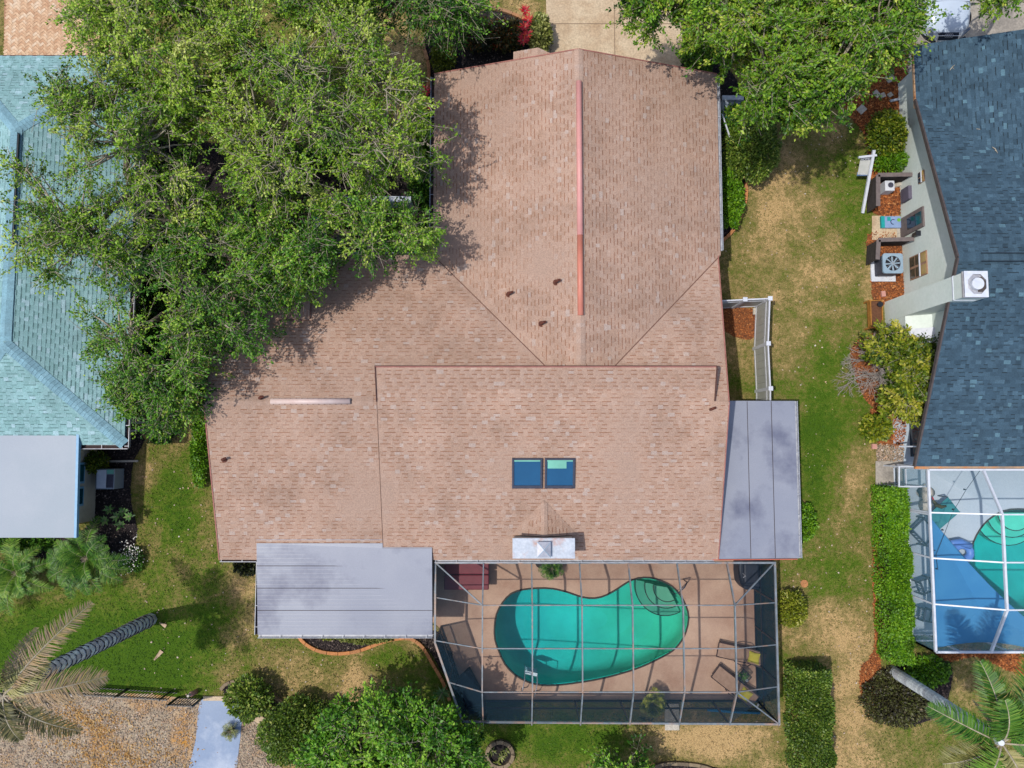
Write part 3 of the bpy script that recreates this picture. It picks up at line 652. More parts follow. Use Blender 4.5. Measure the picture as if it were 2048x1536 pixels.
E_, RZ = 2.6, 4.4
XL, XM, XR, YF, YB, YR, YE, XBL, XBR = -2.93, 2.36, 7.74, 13.9, 6.93, 1.4, -4.2, -10.52, 7.4
YT = 2.53; ZT = RZ + (YT - YR) * (RZ - E_) / (YR - YE)
house = thing('brown_house', 'large house with salmon brown shingle roof, skylights and pink ridge vents', 'house', (-1, 3, 0))
MB().prism(ccw([(XL + .5, YF - .5), (XL + .5, YB - .5), (XBL + .45, YB - .5), (XBL + .45, YE + .5), (XBR - .35, YE + .5), (XBR - .35, YB), (XR - .45, YB), (XR - .45, YF - .5)]), 0, E_ - .05).build('wall', m_stucco, house)
def gable_fill(p, q, r, parent, mat, name='gable'):
    MB().face([p, q, r]).face([r, q, p]).build(name, mat, parent)
roof = MB()
def slab(mb, pts, th=.09, t=.3):
    pts = [Vector(p) for p in pts]; n = (pts[1] - pts[0]).cross(pts[2] - pts[0]).normalized()
    if n.z < 0: pts = pts[::-1]
    lo = [p - Vector((0, 0, th)) for p in pts]; k = len(pts)
    mb.face(pts, t); mb.face(lo[::-1], t)
    for i in range(k): j = (i + 1) % k; mb.face([lo[i], lo[j], pts[j], pts[i]], .0)
mainplanes = [
 [(XL, YF, E_), (XM, YF, RZ), (XM, YR, RZ), (XL, YB, E_)],
 [(XR, YF, E_), (XM, YF, RZ), (XM, YR, RZ), (XR, YB, E_)],
 [(XBL, YR, RZ), (XM, YR, RZ), (XL, YB, E_), (XBL, YB, E_)],
 [(XM, YR, RZ), (XBR, YR, RZ), (XR - .08, YB, E_)],
 [(XBL, YE, E_), (-4.6, YE, E_), (-4.6, YR, RZ), (XBL, YR, RZ)],
 [(6.89, YE, E_ + .05), (XBR, YE, E_ + .05), (XBR, YR, RZ + .05), (6.89, YR, RZ + .05)]]
raised = [(-4.6, YE, E_ + .05), (6.89, YE, E_ + .05), (6.89, YT, ZT + .05), (-4.6, YT, ZT + .05)]
for pl in mainplanes + [raised]: slab(roof, [Vector(p) - Vector((0, 0, .006)) for p in pl])
YG = P(622, 640, 3.35)[1]
xg, xe, xw = P(588, 600, 3.6)[0], P(622, 600, 3.4)[0], P(520, 600, 3.4)[0]
g1 = [(xe, YG, 3.42), (xg, YG + .0, 3.62), (xg, 8.6, 3.62), (xe, 8.6, 3.42)]
g2 = [(xg, YG, 3.62), (xw, YG, 3.3), (xw, 8.6, 3.3), (xg, 8.6, 3.62)]
for pl in (g1, g2): slab(roof, [Vector(p) - Vector((0, 0, .006)) for p in pl])
xb0, xb1, xb2 = P(1027, 110, 3.6)[0], P(1076, 100, 3.9)[0], P(1110, 100, 3.85)[0]
zb = lambda x: E_ + (x - XL) * (RZ - E_) / (XM - XL)
b1 = [(xb0, YF - .05, zb(xb0) - .02), (xb1, YF - .05, zb(xb1) - .02), (xb1, YF + .34, zb(xb1) - .02), (xb0, YF + .34, zb(xb0) - .02)]
b2 = [(xb1, YF - .05, zb(xb1) - .02), (xb2, YF - .05, zb(xb1) - .12), (xb2, YF + .1, zb(xb1) - .12), (xb1, YF + .34, zb(xb1) - .02)]
for pl in (b1, b2): slab(roof, [Vector(p) - Vector((0, 0, .006)) for p in pl])
m_deckroof = M('roof_edge', (0, 0, 0, 1), tone=[(0, S(120, 84, 76)), (1, S(190, 150, 130))], scale=3)
rf = roof.build('roof', m_deckroof, house)
gable_fill((XM, YF - .45, RZ - .15), (XL + .5, YF - .45, E_ - .05), (XR - .45, YF - .45, E_ - .05), house, m_stucco)
gable_fill((XBL + .4, YR, RZ - .1), (XBL + .4, YE + .5, E_ - .05), (XBL + .4, YB - .5, E_ - .05), house, m_stucco)
gable_fill((XBR - .35, YR, RZ - .1), (XBR - .35, YE + .5, E_ - .05), (XBR - .35, YB - .5, E_ - .05), house, m_stucco)
MB().box((1.15, YT - .45, (RZ + ZT) / 2 - .25), (11.2, .06, ZT - RZ + .3)).build('clerestory_wall', m_stucco, house)
sh = Shingles(house, rf, m_salmon, light=.09)
for pl in mainplanes + [raised, g1, g2, b1, b2]: sh.plane(pl)
# cricket behind the chimney
zr = lambda y: E_ + .05 + (y - YE) * (RZ - E_) / (YR - YE)
ck0 = P(1088, 1000, zr(-2.2)); ckL = P(1022, 1070, zr(-3.2)); ckR = P(1154, 1070, zr(-3.2))
for p in (ck0, ckL, ckR): p.z = zr(p.y) + .02
ckT = Vector((ck0.x, ckL.y, ck0.z + .02))
sh.plane([ck0, ckL, ckT]); sh.plane([ck0, ckT, ckR])
inv = lambda c: (lambda q: 10 < q[0] < 2038 and 10 < q[1] < 1526)(world_to_px(c.x, c.y, c.z))
sh.finish(lambda c: inv(c) and abs(c.x - XM) > .25 and not (c.y > 5))
caps((XM, YF, RZ), (XM, YR + 1.2, RZ), m_salmon, rf, tone=(.6, .9)); caps((XBL, YR, RZ), (-4.7, YR, RZ), m_salmon, rf, tone=(.5, .8)); caps(tuple(ckT), tuple(ck0), m_salmon, rf, w=.24, tone=(.6, .8))
caps((xg, 8.5, 3.62), (xg, YG, 3.62), m_salmon, rf, w=.2)
# ridge vents
def ridge_vent(p, q, mat, label=None):
    mb = MB(); p = Vector(p); q = Vector(q); mb.tube([p, q], .105, 12); o = mb.build('ridge_vent', mat, house, label=label, smooth=True)
    return o
y0, y1, y2 = P(1157, 162, 4.5)[1], P(1157, 470, 4.5)[1], P(1157, 630, 4.5)[1]
ridge_vent((XM + .0, y0, RZ + .06), (XM, y1 + .01, RZ + .06), m_vent1, 'long pink vent on the front ridge')
ridge_vent((XM, y1, RZ + .058), (XM, y2, RZ + .058), m_vent2, 'orange end of the front ridge vent')
x0, x1 = P(541, 804, 4.5)[0], P(700, 804, 4.5)[0]
v3 = ridge_vent((x0, YR, RZ + .06), (x1, YR, RZ + .06), m_vent3, 'short whitish vent on the left ridge')
mb = MB()
for k in range(14): mb.box((x0 + .1 + k * (x1 - x0 - .2) / 13, YR - .1, RZ + .08), (.04, .02, .03)).box((x0 + .1 + k * (x1 - x0 - .2) / 13, YR + .1, RZ + .08), (.04, .02, .03))
mb.build('vent_screw', m_rust, v3)
def roofz(x, y):
    """height of the brown roof"""
    back = RZ - abs(y - YR) * (RZ - E_) / (5.56); fr = RZ - abs(x - XM) * (RZ - E_) / 5.3 if y > YR else 0
    return max(back, fr if XL < x < XR else 0)
for px, py in [(1112, 565), (1018, 589), (1083, 648), (523, 797), (449, 919), (1420, 819)]:
    p = P(px, py, 3.9); z = roofz(p.x, p.y); p = P(px, py, z)
    mb = MB().cyl((p.x, p.y, z - .05), .05, .26, 10).tube([(p.x, p.y, z + .2), (p.x + .06, p.y + .03, z + .24), (p.x + .13, p.y + .05, z + .2)], .045, 8).cyl((p.x, p.y, z), .11, .02, 12)
    mb.build('vent_pipe', m_rust, house)
# valley and rake trims
m_trim = M('salmon_trim', S(176, 120, 108), S(150, 96, 86), scale=4)
for a, b in [((XL, YF + .01, E_ - .03), (XM, YF + .01, RZ - .03)), ((XM, YF + .01, RZ - .03), (XR, YF + .01, E_ - .03)), ((XBL - .01, YR, RZ - .03), (XBL - .01, YE, E_ - .03)), ((XBL - .01, YR, RZ - .03), (XBL - .01, YB, E_ - .03)),
             ((XBR + .01, YR, RZ), (XBR + .01, YE, E_)), ((XBR + .01, YR, RZ - .03), (XBR + .25, YB, E_ - .03)), ((-4.62, YT + .01, ZT), (6.9, YT + .01, ZT))]: MB().bar(a, b, .04, .12).build('rake_trim', m_trim, house)
m_valley = M('valley_strip', S(128, 92, 78), S(112, 80, 68), scale=6)
m_stepshadow = M('step_shadow_trim', S(96, 60, 52), S(70, 44, 40), scale=6)  # dark trim paints the shadow line along the raised roof's edges
MB().bar((-4.64, YT + .04, ZT - .02), (6.92, YT + .04, ZT - .02), .05, .14).build('shadow_trim', m_stepshadow, house)
MB().bar((-4.615, YR, RZ + .05), (-4.615, YT + .02, ZT + .05), .03, .12).build('shadow_trim', m_stepshadow, house)
MB().bar((-4.612, YE, E_ + .035), (-4.612, YR, RZ + .035), .016, .05).build('roof_step', m_stepshadow, house)
MB().bar((6.91, YR + .02, RZ + .05), (6.91, YT + .02, ZT + .05), .04, .12).build('shadow_trim', m_stepshadow, house)
for a, b in (((XL, YB, E_ + .012), (XM, YR, RZ + .012)), ((XR, YB, E_ + .012), (XM, YR, RZ + .012)), ((xe, YG + .02, 3.44), (xe, 8.5, 3.44))): MB().bar(a, b, .035, .03).build('valley_flashing', m_valley, house)
gutter((XL, YF - .1, E_ - .01), (XL, YB, E_ - .01), house, (1, 0, 0)); gutter((XR, YF - .1, E_ - .01), (XR, YB + .2, E_ - .01), house, (-1, 0, 0), dark=False, w=.11)
gutter((XBL, YE, E_ - .01), (-9.2, YE, E_ - .01), house, (0, 1, 0), w=.08); gutter((-7, YB, E_ - .01), (XL, YB, E_ - .01), house, (0, -1, 0), w=.1)
gutter((-2.8, YE, E_), (7.3, YE, E_), house, (0, 1, 0), dark=False, w=.1)
# skylights
for k, (xa, xb) in enumerate(((1024, 1085), (1089, 1150))):
    pa, pb = P(xa, 976, zr(-1.6)), P(xb, 916, zr(-.6)); za, zb_ = zr(pa.y), zr(pb.y); cx_ = (pa.x + pb.x) / 2; w = pb.x - pa.x; ln = math.hypot(pb.y - pa.y, zb_ - za)
    rx = math.atan2(zb_ - za, pb.y - pa.y); m3 = Matrix.Rotation(rx, 3, 'X'); c = Vector((cx_, (pa.y + pb.y) / 2, (za + zb_) / 2 + .05))
    sk = MB()
    for dx, dy, sx, sy in ((-w / 2 + .035, 0, .07, ln), (w / 2 - .035, 0, .07, ln), (0, -ln / 2 + .055, w - .14, .11), (0, ln / 2 - .03, w - .14, .06)):
        sk.box(c + m3 @ Vector((dx, dy, 0)), (sx, sy, .12), m=m3)
    fr = sk.build('skylight', m_frame, house, bevel=.01)
    MB().box(c + m3 @ Vector((0, -.02, .0)), (w - .14, ln - .17, .05), m=m3).build('glass', m_glassblue, fr)
    MB().box(c + m3 @ Vector((0, ln / 2 - .09, .03)), (w - .16, .05, .02), m=m3).build('blind', m_glassgrn, fr)
    if k: MB().box(c + m3 @ Vector((-.1, ln / 2 - .24, .028)), (w * .62, .26, .01), m=m3).build('blind', m_glassgrn, fr)
# chimney
pa, pb = P(1025, 1117, 3.95), P(1150, 1076, 3.95); cc = (pa + pb) / 2; cw, cd = pb.x - pa.x, pb.y - pa.y
ch = MB().box((cc.x, cc.y, 3.0), (cw - .12, cd - .1, 1.75)).build('chimney', m_stucco, house)
MB().box((cc.x, cc.y, 3.93), (cw, cd, .1)).build('chimney_cap', m_cover, ch, bevel=.015)
pq = P(1088, 1099, 4.1); mb = MB().box((pq.x, pq.y - .0, 4.03), (.3, .34, .12)); mb.build('flue', m_steel, ch)
mb = MB(); a_ = .23; b_ = .26; t0 = 4.14; top = (pq.x, pq.y, 4.24); cs = [(pq.x - a_, pq.y - b_, t0), (pq.x + a_, pq.y - b_, t0), (pq.x + a_, pq.y + b_, t0), (pq.x - a_, pq.y + b_, t0)]
for i in range(4): mb.face([cs[i], cs[(i + 1) % 4], top])
mb.box((pq.x, pq.y, t0 - .02), (2 * a_, 2 * b_, .035)); mb.build('flue_hood', m_steel, ch)
mb = MB()
for i in range(4): mb.bar(cs[i], top, .02, .02)
mb.build('hood_seam', m_accab, ch)
# grey flat porch roofs
def flatroof(name, pts, mat, parent, seams, th=.14, rim=None):
    o = MB(); slab(o, pts, th); o = o.build(name, mat, parent)
    mb = MB()
    for a, b in seams: mb.bar(Vector(a) + Vector((0, 0, .004)), Vector(b) + Vector((0, 0, .004)), .018, .012)
    if seams: mb.build('roof_seam', m_gutdark, o)
    if seams:
        (a0, b0), (a1, b1) = seams[0], seams[1]; st = (Vector(a1) - Vector(a0)) / 6; rb = MB()
        for q in range(-5, 6 * len(seams) + 5):
            p0, p1 = Vector(a0) + st * q, Vector(b0) + st * q; rb.bar(p0 + Vector((0, 0, .003)), p1 + Vector((0, 0, .003)), .02, .008)
        if name == 'porch_roof': rb.build('roof_rib', mat, o, kind='stuff')
    return o
lx0, lx1, ly0, ly1 = -9.13, -2.86, -6.88, -3.6
zl = lambda y: 2.46 + (y - ly0) * (.38 / (ly1 - ly0))
flatroof('porch_roof', [(lx0, ly0, zl(ly0)), (lx1, ly0, zl(ly0)), (lx1, -3.76, zl(-3.76) + .03), (-4.62, -3.76, zl(-3.76) + .03), (-4.62, ly1, zl(ly1)), (lx0, ly1, zl(ly1))], m_metalroof, house,
         [((lx0, y, zl(y)), (lx1, y, zl(y))) for y in (-6.0, -5.2, -4.4)])
MB().prism([(lx0 + .25, ly0 + .25), (lx1 - .2, ly0 + .25), (lx1 - .2, YE + .4), (lx0 + .25, YE + .4)], 0, 2.35).build('porch_wall', m_stucco, house)
gutter((lx0, ly0, 2.46), (lx1, ly0, 2.46), house, (0, 1, 0), dark=False, w=.11); gutter((lx0, YE - .1, 2.48), (lx0, ly0, 2.48), house, (1, 0, 0), w=.1)
rx0, rx1 = 7.15, 10.38; zrr = lambda x: 2.68 - (x - rx0) * .06
flatroof('side_porch_roof', [(rx0, -4.17, zrr(rx0)), (rx1, -4.17, zrr(rx1)), (rx1, 1.52, zrr(rx1)), (XBR + .05, 1.52, zrr(XBR)), (XBR + .05, -3.7, zrr(XBR)), (rx0, -3.7, zrr(rx0))], m_metalroof, house,
         [((x, -4.15, zrr(x)), (x, 1.5, zrr(x))) for x in (8.6, 9.5)])
MB().prism([(XBR - .4, -4.0), (10.1, -4.0), (10.1, 1.3), (XBR - .4, 1.3)], 0, 2.3).build('porch_wall', m_stucco, house)
gutter((rx1, -4.17, zrr(rx1)), (rx1, 1.52, zrr(rx1)), house, (-1, 0, 0), dark=False, w=.1)
MB().bar((7.2, -4.2, 2.62), (10.3, -4.2, 2.47), .03, .12).build('red_flashing', M('red_flashing', S(206, 110, 90), scale=3), house)

# ---- aqua house on the left
ah = thing('aqua_house', 'neighbour house with pale aqua shingle hip roof', 'house', (-17.6, 7, 0))
AX, AY0, AY1, AR = -14.12, -.08, 14.62, 4.15
MB().prism([(-20.4, .8), (-15.0, .8), (-15.0, 13.8), (-20.4, 13.8)], 0, 2.5).build('wall', m_stucco, ah)
hipN, hipS = (-17.62, 11.1, AR), (-17.62, 3.42, AR); WX = -21.12
aplanes = [[(AX, AY0, E_), (AX, AY1, E_), hipN, hipS], [(WX, AY0, E_), (AX, AY0, E_), hipS], [(AX, AY1, E_), (WX, AY1, E_), hipN], [(WX, AY1, E_), (WX, AY0, E_), hipS, hipN]]
mb = MB()
for pl in aplanes: slab(mb, [Vector(p) - Vector((0, 0, .006)) for p in pl])
ar = mb.build('roof', M('aqua_roof_edge', (0, 0, 0, 1), tone=[(0, S(90, 120, 130)), (1, S(150, 190, 190))]), ah)
sa = Shingles(ah, ar, m_aqua, light=.12)
for pl in aplanes: sa.plane(pl)
sa.finish(lambda c: inv(c) and c.y > 2 and c.x > AX - 3.2 and (c.y < 4.9 or (c.y > 9.6)))
m_aquacap = M('aqua_hip_cap', (0, 0, 0, 1), tone=[(0, S(84, 120, 134)), (.1, S(116, 152, 166)), (.5, S(126, 168, 182)), (1, S(140, 180, 194))], scale=2, fine=20)
for a, b in (((AX, AY0, E_), hipS), ((AX, AY1, E_), hipN), (hipN, hipS), ((WX, AY1, E_), hipN), ((WX, AY0, E_), hipS)): caps(a, b, m_aquacap, ar, w=.42)
MB().box((-17.62, 9.0, AR + .06), (.24, 3.9, .07)).build('ridge_vent', m_aquacap, ah); MB().bar((-17.47, 10.9, AR + .05), (-17.47, 6.9, AR + .05), .03, .07).build('vent_edge', m_black, ah)
gutter((AX, AY0 - .1, E_ - .01), (AX, AY1, E_ - .01), ah, (-1, 0, 0), w=.15); gutter((-15.75, AY0, E_ - .01), (AX + .12, AY0, E_ - .01), ah, (0, 1, 0), w=.15); MB().bar((-21, AY1, E_ - .03), (AX, AY1, E_ - .03), .05, .1).build('fascia', m_fascia, ah)
fx, fy0, fy1 = -15.78, -3.42, .82
flatroof('flat_roof', [(-21.2, fy0, 2.62), (fx, fy0, 2.62), (fx, fy1 - .35, 2.76), (fx - .2, fy1, 2.78), (-21.2, fy1, 2.78)], m_whiteroof, ah, [((-21, y, 2.62 + (y - fy0) * .037), (fx, y, 2.62 + (y - fy0) * .037)) for y in ()])
MB().bar((fx + .05, fy0, 2.58), (fx + .05, fy1 - .3, 2.72), .09, .14).build('roof_edge_trim', m_bluefr, ah)
mb = MB()
for y in (.2, -.65, -1.5, -2.4): mb.bar((-21, y, 2.765 - (fy1 - y) * .037), (fx, y, 2.765 - (fy1 - y) * .037), .016, .008)
mb.build('roof_seam', M('pale_seam', S(150, 170, 196), scale=4), ah)
wx = P(192, 990)[0]
MB().prism([(-21, fy0 + .35), (wx, fy0 + .35), (wx, .8), (-21, .8)], 0, 2.5).build('wall', m_stucco, ah)
for ya, yb in ((925, 967), (973, 1012)):
    A, B = P(168, ya, 1.1)[1], P(168, yb, 1.1)[1]
    w = MB().box((wx + .03, (A + B) / 2, 1.5), (.06, A - B, 1.1)).build('window', m_bluefr, ah)
    MB().box((wx + .055, (A + B) / 2, 1.5), (.03, A - B - .16, .94)).build('pane', m_glassteal, w)
w = MB().box((-14.97, 1.05, 1.5), (.06, .5, .9)).build('window', m_white, ah); MB().box((-14.95, 1.05, 1.5), (.05, .4, .8)).build('pane', m_glassgrn, w)
MB().box((*P(172, 915, .3)[:2], .2), (.62, .5, .4)).build('service_box', m_white, ah)

# ---- blue grey house on the right
bh = thing('slate_house', 'neighbour house with dark blue shingle roof and pale green gable wall', 'house', (18, 6, 0))
XG, YV, YRG, YS = 15.25, 12.9, 6.3, -.86; RG = 4.8
sl = (RG - E_) / (YV - YRG)
VX = XG + (YV - YRG)
front = [(XG, 15.02, E_), (VX, 15.02, RG), (VX, YRG, RG), (XG, YV, E_)]
north = [(XG, YV, E_), (XG, YRG, RG), (XG + (YV - YRG), YRG, RG)]
south = [(XG, YRG, RG), (28, YRG, RG), (28, YS, E_), (XG - .6, YS, E_)]
mb = MB()
for pl in (front, north, south): slab(mb, [Vector(p) - Vector((0, 0, .006)) for p in pl])
slab(mb, [(VX, 15.12, RG), (28, 15.12, E_ + .6), (28, YRG, E_ + .6), (VX, YRG, RG)])
br = mb.build('roof', M('slate_roof_edge', (0, 0, 0, 1), tone=[(0, S(84, 80, 84)), (1, S(60, 90, 110))]), bh)
ss = Shingles(bh, br, m_slate, light=.05, dash=.3, expo=.14)
for pl in (front, north, south): ss.plane(pl)
ss.finish(lambda c: inv(c) and (c.y < 5.5 or c.y > 7.2))
mb = MB().bar((XG - .02, YV, E_ - .03), (XG - .02, YRG, RG - .03), .06, .15).bar((XG - .02, YRG, RG - .03), (XG - .62, YS, E_ - .03), .06, .15)
mb.build('rake_board', m_fascia, bh)
gm = M('rusted_gutter', S(200, 160, 120), S(150, 130, 112), scale=3, stain=S(206, 128, 60), sscale=1.2)
MB().bar((XG + .03, 15.15, E_ - .05), (XG + .03, 12.6, E_ - .05), .14, .1).build('gutter', gm, bh)
MB().bar((XG - .6, YS - .05, E_ - .05), (28, YS - .05, E_ - .05), .09, .1).build('gutter', gm, bh)
for d in (.14, -.14): MB().bar((16.0, YRG + d, RG + .06), (28, YRG + d, RG + .06), .02, .06).build('ridge_vent', m_black, bh)
caps((28, YRG, RG + .02), (XG, YRG, RG + .02), m_slate, br, w=.3)
WXR = 15.87
mb = MB().prism([(WXR, 12.5), (WXR, 1.6), (27, 1.6), (27, 12.5)][::-1], 0, E_ - .05).prism([(WXR + .1, 14.8), (WXR + .1, 12.5), (27, 12.5), (27, 14.8)][::-1], 0, E_ - .05)
zg = lambda y: (RG - (y - YRG) * sl if y > YRG else RG - (YRG - y) * (RG - E_) / (YRG - YS)) - .12
ys_ = [12.5, YRG, 1.6]
for y0_, y1_ in zip(ys_, ys_[1:]): mb.face([(WXR, y0_, E_ - .05), (WXR, y0_, zg(y0_)), (WXR, y1_, zg(y1_)), (WXR, y1_, E_ - .05)])
mb.build('gable_wall', m_stuccog, bh)
def wallz(px, Y=7.0): return CAMH - (WXR * FPX / (px - 1024) - Y * math.sin(TILT)) / math.cos(TILT)   # height on the gable wall seen at column px
def wall_item(name, px0, px1, Y0, Y1, mat, depth=.05, parent=None, out=.0):
    z0, z1 = max(0, wallz(px0)), wallz(px1); return MB().box((WXR - depth / 2 - out, (Y0 + Y1) / 2, (z0 + z1) / 2), (depth, abs(Y1 - Y0), z1 - z0)).build(name, mat, parent or bh)
yt, yb = P(1807, 441)[1], P(1807, 475)[1]
d = wall_item('door', 1805, 1853, yt + .04, yb - .04, m_planktop, .07); wall_item('door_pane', 1822, 1838, yt - .12, yb + .12, m_glassdark, .09, d); o = wall_item('door_pane', 1839, 1850, yt - .12, yb + .12, m_glassteal, .09, d)
wall_item('threshold', 1804, 1807, yt + .1, yb - .1, m_paperw, .2)
m_sashf = M('tan_window_frame', S(176, 140, 112), S(150, 112, 90), scale=8)
def sash(px0, px1, ya, yb, mat):
    w = wall_item('window', px0, px1, ya, yb, m_sashf, .05); z0, z1 = wallz(px0), wallz(px1); n = 3; MB().box((WXR - .05, (ya + yb) / 2, z0 + (z1 - z0) * .62), (.07, abs(yb - ya), .05)).build('mullion', m_white, w)
    for k in range(2):
        for j in range(n):
            a = z0 + (z1 - z0) * (j + .08) / n; b = z0 + (z1 - z0) * (j + .92) / n; c0 = ya + (yb - ya) * (k * .5 + .05); c1 = ya + (yb - ya) * (k * .5 + .45)
            MB().box((WXR - .035, (c0 + c1) / 2, (a + b) / 2), (.05, abs(c1 - c0), b - a)).build('pane', mat if j < 2 else M('amber_blind_pane', S(196, 164, 96, .7), scale=4, rough=.2), w)
m_amberdark = M('brown_reflecting_pane', S(110, 92, 70, .7), S(60, 60, 50, .7), scale=6, rough=.15)
a = P(1821, 564, 1)[1]; sash(1822, 1855, P(1830, 512, .9)[1], P(1830, 558, .9)[1], m_amberdark)
sash(1832, 1853, P(1842, 700, .9)[1], P(1842, 728, .9)[1], m_amberdark)
sash(1846, 1857, P(1850, 350, 1.3)[1], P(1850, 372, 1.3)[1], m_glassdark)
wall_item('electric_panel', 1815, 1830, P(1820, 378, .5)[1], P(1820, 404, .5)[1], M('grey_panel', S(104, 98, 116), scale=5), .14)
mb = MB().box((WXR - .1, P(1843, 468, 1.3)[1], 1.25), (.14, .14, .3)); mb.box((WXR - .1, P(1843, 468, 1.3)[1], 1.42), (.2, .2, .04)); mb.build('wall_lantern', m_black, bh)
# chimney chase
cy0, cy1 = 5.66, 4.84; cxa, cxb = 15.06, 15.9
cb = MB().prism([(cxa, cy1), (cxb, cy1), (cxb, cy0), (cxa, cy0)], 0, 5.3).build('chimney', m_stuccog, bh)
MB().prism([(cxa + .02, 3.2), (WXR, 3.2), (WXR, cy1), (cxa + .02, cy1)], 0, 1.5).build('firebox', m_stuccog, bh)
slab_ = MB(); slab(slab_, [(cxa + .02, 3.2, 1.52), (WXR, 3.2, 1.95), (WXR, cy1 - .004, 1.95), (cxa + .02, cy1 - .004, 1.52)], .03); slab_.build('firebox_top', m_stuccog, bh)
slab_ = MB(); slab(slab_, [(cxa + .12, 3.75, 1.66), (WXR, 3.75, 2.1), (WXR, 4.32, 2.1), (cxa + .12, 4.32, 1.66)], .06); slab_.build('firebox_shoulder', m_white, bh)
mb = MB()
for (xa, ya, xb, yb_) in ((cxa, cy0, cxb - .1, cy0), (cxa, cy1, cxb - .1, cy1), (cxa, cy0, cxa, cy1), (cxb - .1, cy0, cxb - .1, cy1)): mb.bar((xa, ya, 4.72), (xb, yb_, 4.72), .04, .05)
mb.build('chimney_band', m_white, cb)
tx, ty = (cxa + .75 / 2 + .02), (cy0 + cy1) / 2; TZ = 5.3
oct_ = [(tx + .33 * math.cos(R(22.5 + 45 * i)), ty + .36 * math.sin(R(22.5 + 45 * i))) for i in range(8)]
o = ring_sheet([(cxa - .03, cy1 - .03), (cxa + .76, cy1 - .03), (cxa + .76, cy0 + .03), (cxa - .03, cy0 + .03)], oct_, 5.42).build('chimney_top', m_white, cb)
MB().prism([(cxa - .03, cy1 - .03), (cxa + .76, cy1 - .03), (cxa + .76, cy0 + .03), (cxa - .03, cy0 + .03)], 5.27, 5.33).build('chimney_pan', m_steel, cb)
for i in range(8):
    a, b = oct_[i], oct_[(i + 1) % 8]; MB().face([(*a, 5.33), (*b, 5.33), (*b, 5.42), (*a, 5.42)]).build('chimney_collar', m_steel, cb) if i < 1 else None
MB().cyl((tx - .02, ty, 5.32), .2, .2, 20).build('flue', m_white, cb, bevel=.01); MB().box((tx + .2, ty, 5.345), (.26, .5, .02)).build('painted_flue_shadow', m_fascia, cb)  # dark plate beside the flue paints its shadow inside the octagon
# lanai corner windows behind the citrus tree
wxx = P(1818, 860)[0]
mb = MB().prism([(wxx, YS + .3), (wxx, 1.6), (27, 1.6), (27, YS + .3)][::-1], 0, 2.5).build('lanai_wall', m_glassdark, bh)
for k, (ya, yb) in enumerate(((1.5, .55), (.5, -.45))):
    w = MB().box((wxx - .03, (ya + yb) / 2, 1.3), (.06, ya - yb, 1.9)).build('window', m_frame, bh)
    for i in range(2):
        for j in range(3): MB().box((wxx - .05, ya - (ya - yb) * (i * .5 + .25), .7 + j * .6), (.05, (ya - yb) * .42, .52)).build('pane', m_glassteal, w)

# ---------------------------------------------------------------- pools
def pool(name, label, outline, depth_fn, zdeck, loc, x_grad=False):
    root = thing(name, label, 'swimming pool', loc); c = np.mean(np.array(outline), 0); n = len(outline); o = np.array(outline)
    rings = [(1.0, .03, 0), (1.0, -.12, 0), (.985, None, .6), (.95, None, .86), (.88, None, .97), (.7, None, 1), (.45, None, 1), (.2, None, 1), (.02, None, 1)]
    V = []
    for s, z, f in rings:
        for p in o:
            q = c + (p - c) * s; V.append((q[0], q[1], z if z is not None else -.12 - (depth_fn(q[0], q[1]) - .12) * f))
    F = [(r * n + i, r * n + (i + 1) % n, (r + 1) * n + (i + 1) % n, (r + 1) * n + i) for r in range(len(rings) - 1) for i in range(n)]
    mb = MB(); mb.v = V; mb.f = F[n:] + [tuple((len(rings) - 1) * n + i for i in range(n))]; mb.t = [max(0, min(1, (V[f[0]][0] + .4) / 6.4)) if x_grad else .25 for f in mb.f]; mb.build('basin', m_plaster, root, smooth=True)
    mb = MB(); mb.v = V[:2 * n]; mb.f = F[:n]; mb.t = [.5] * n; mb.build('waterline_tile', m_tile, root)
    path = [Vector((*p, .036)) for p in outline]; mb = MB().tube(path + path[:1], .035, 6, cap=False); mb.build('coping', m_tile if name == 'pool' else m_white, root)
    mw = MB(); mw.prism([tuple(c + (p - c) * .999) for p in o], -2.6, -.05); mw.build('water', m_water, root)
    return root
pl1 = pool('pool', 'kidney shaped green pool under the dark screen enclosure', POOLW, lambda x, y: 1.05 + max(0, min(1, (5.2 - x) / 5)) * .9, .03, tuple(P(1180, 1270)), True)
pl2 = pool('pool', 'round teal pool of the neighbour behind the blue shade sail', POOL2W, lambda x, y: 1.95, .03, tuple(P(2040, 1130)))
def steps(root, c, r, a0, a1, zs, mat):
    for k, (rr, z) in enumerate(zip(r, zs)):
        pts = [tuple(c)] + [(c[0] + rr * math.cos(R(a0 + (a1 - a0) * i / 16)), c[1] + rr * math.sin(R(a0 + (a1 - a0) * i / 16))) for i in range(17)]
        MB().prism(ccw(pts), z - .35, z).build('step', mat, root)
        MB().tube([(p[0], p[1], z + .004) for p in pts[1:]], .018, 5).build('step_edge', m_tile, root)
sc = P(1343, 1172); steps(pl1, (sc.x - .12, sc.y - .1), (.55, .85, 1.2), 170, 300, (-.22, -.45, -.7), m_step)
sc = P(2040, 1022); steps(pl2, (sc.x, sc.y - .1), (.7, 1.0, 1.35), 180, 360, (-.3, -.55, -.8), m_plaster)

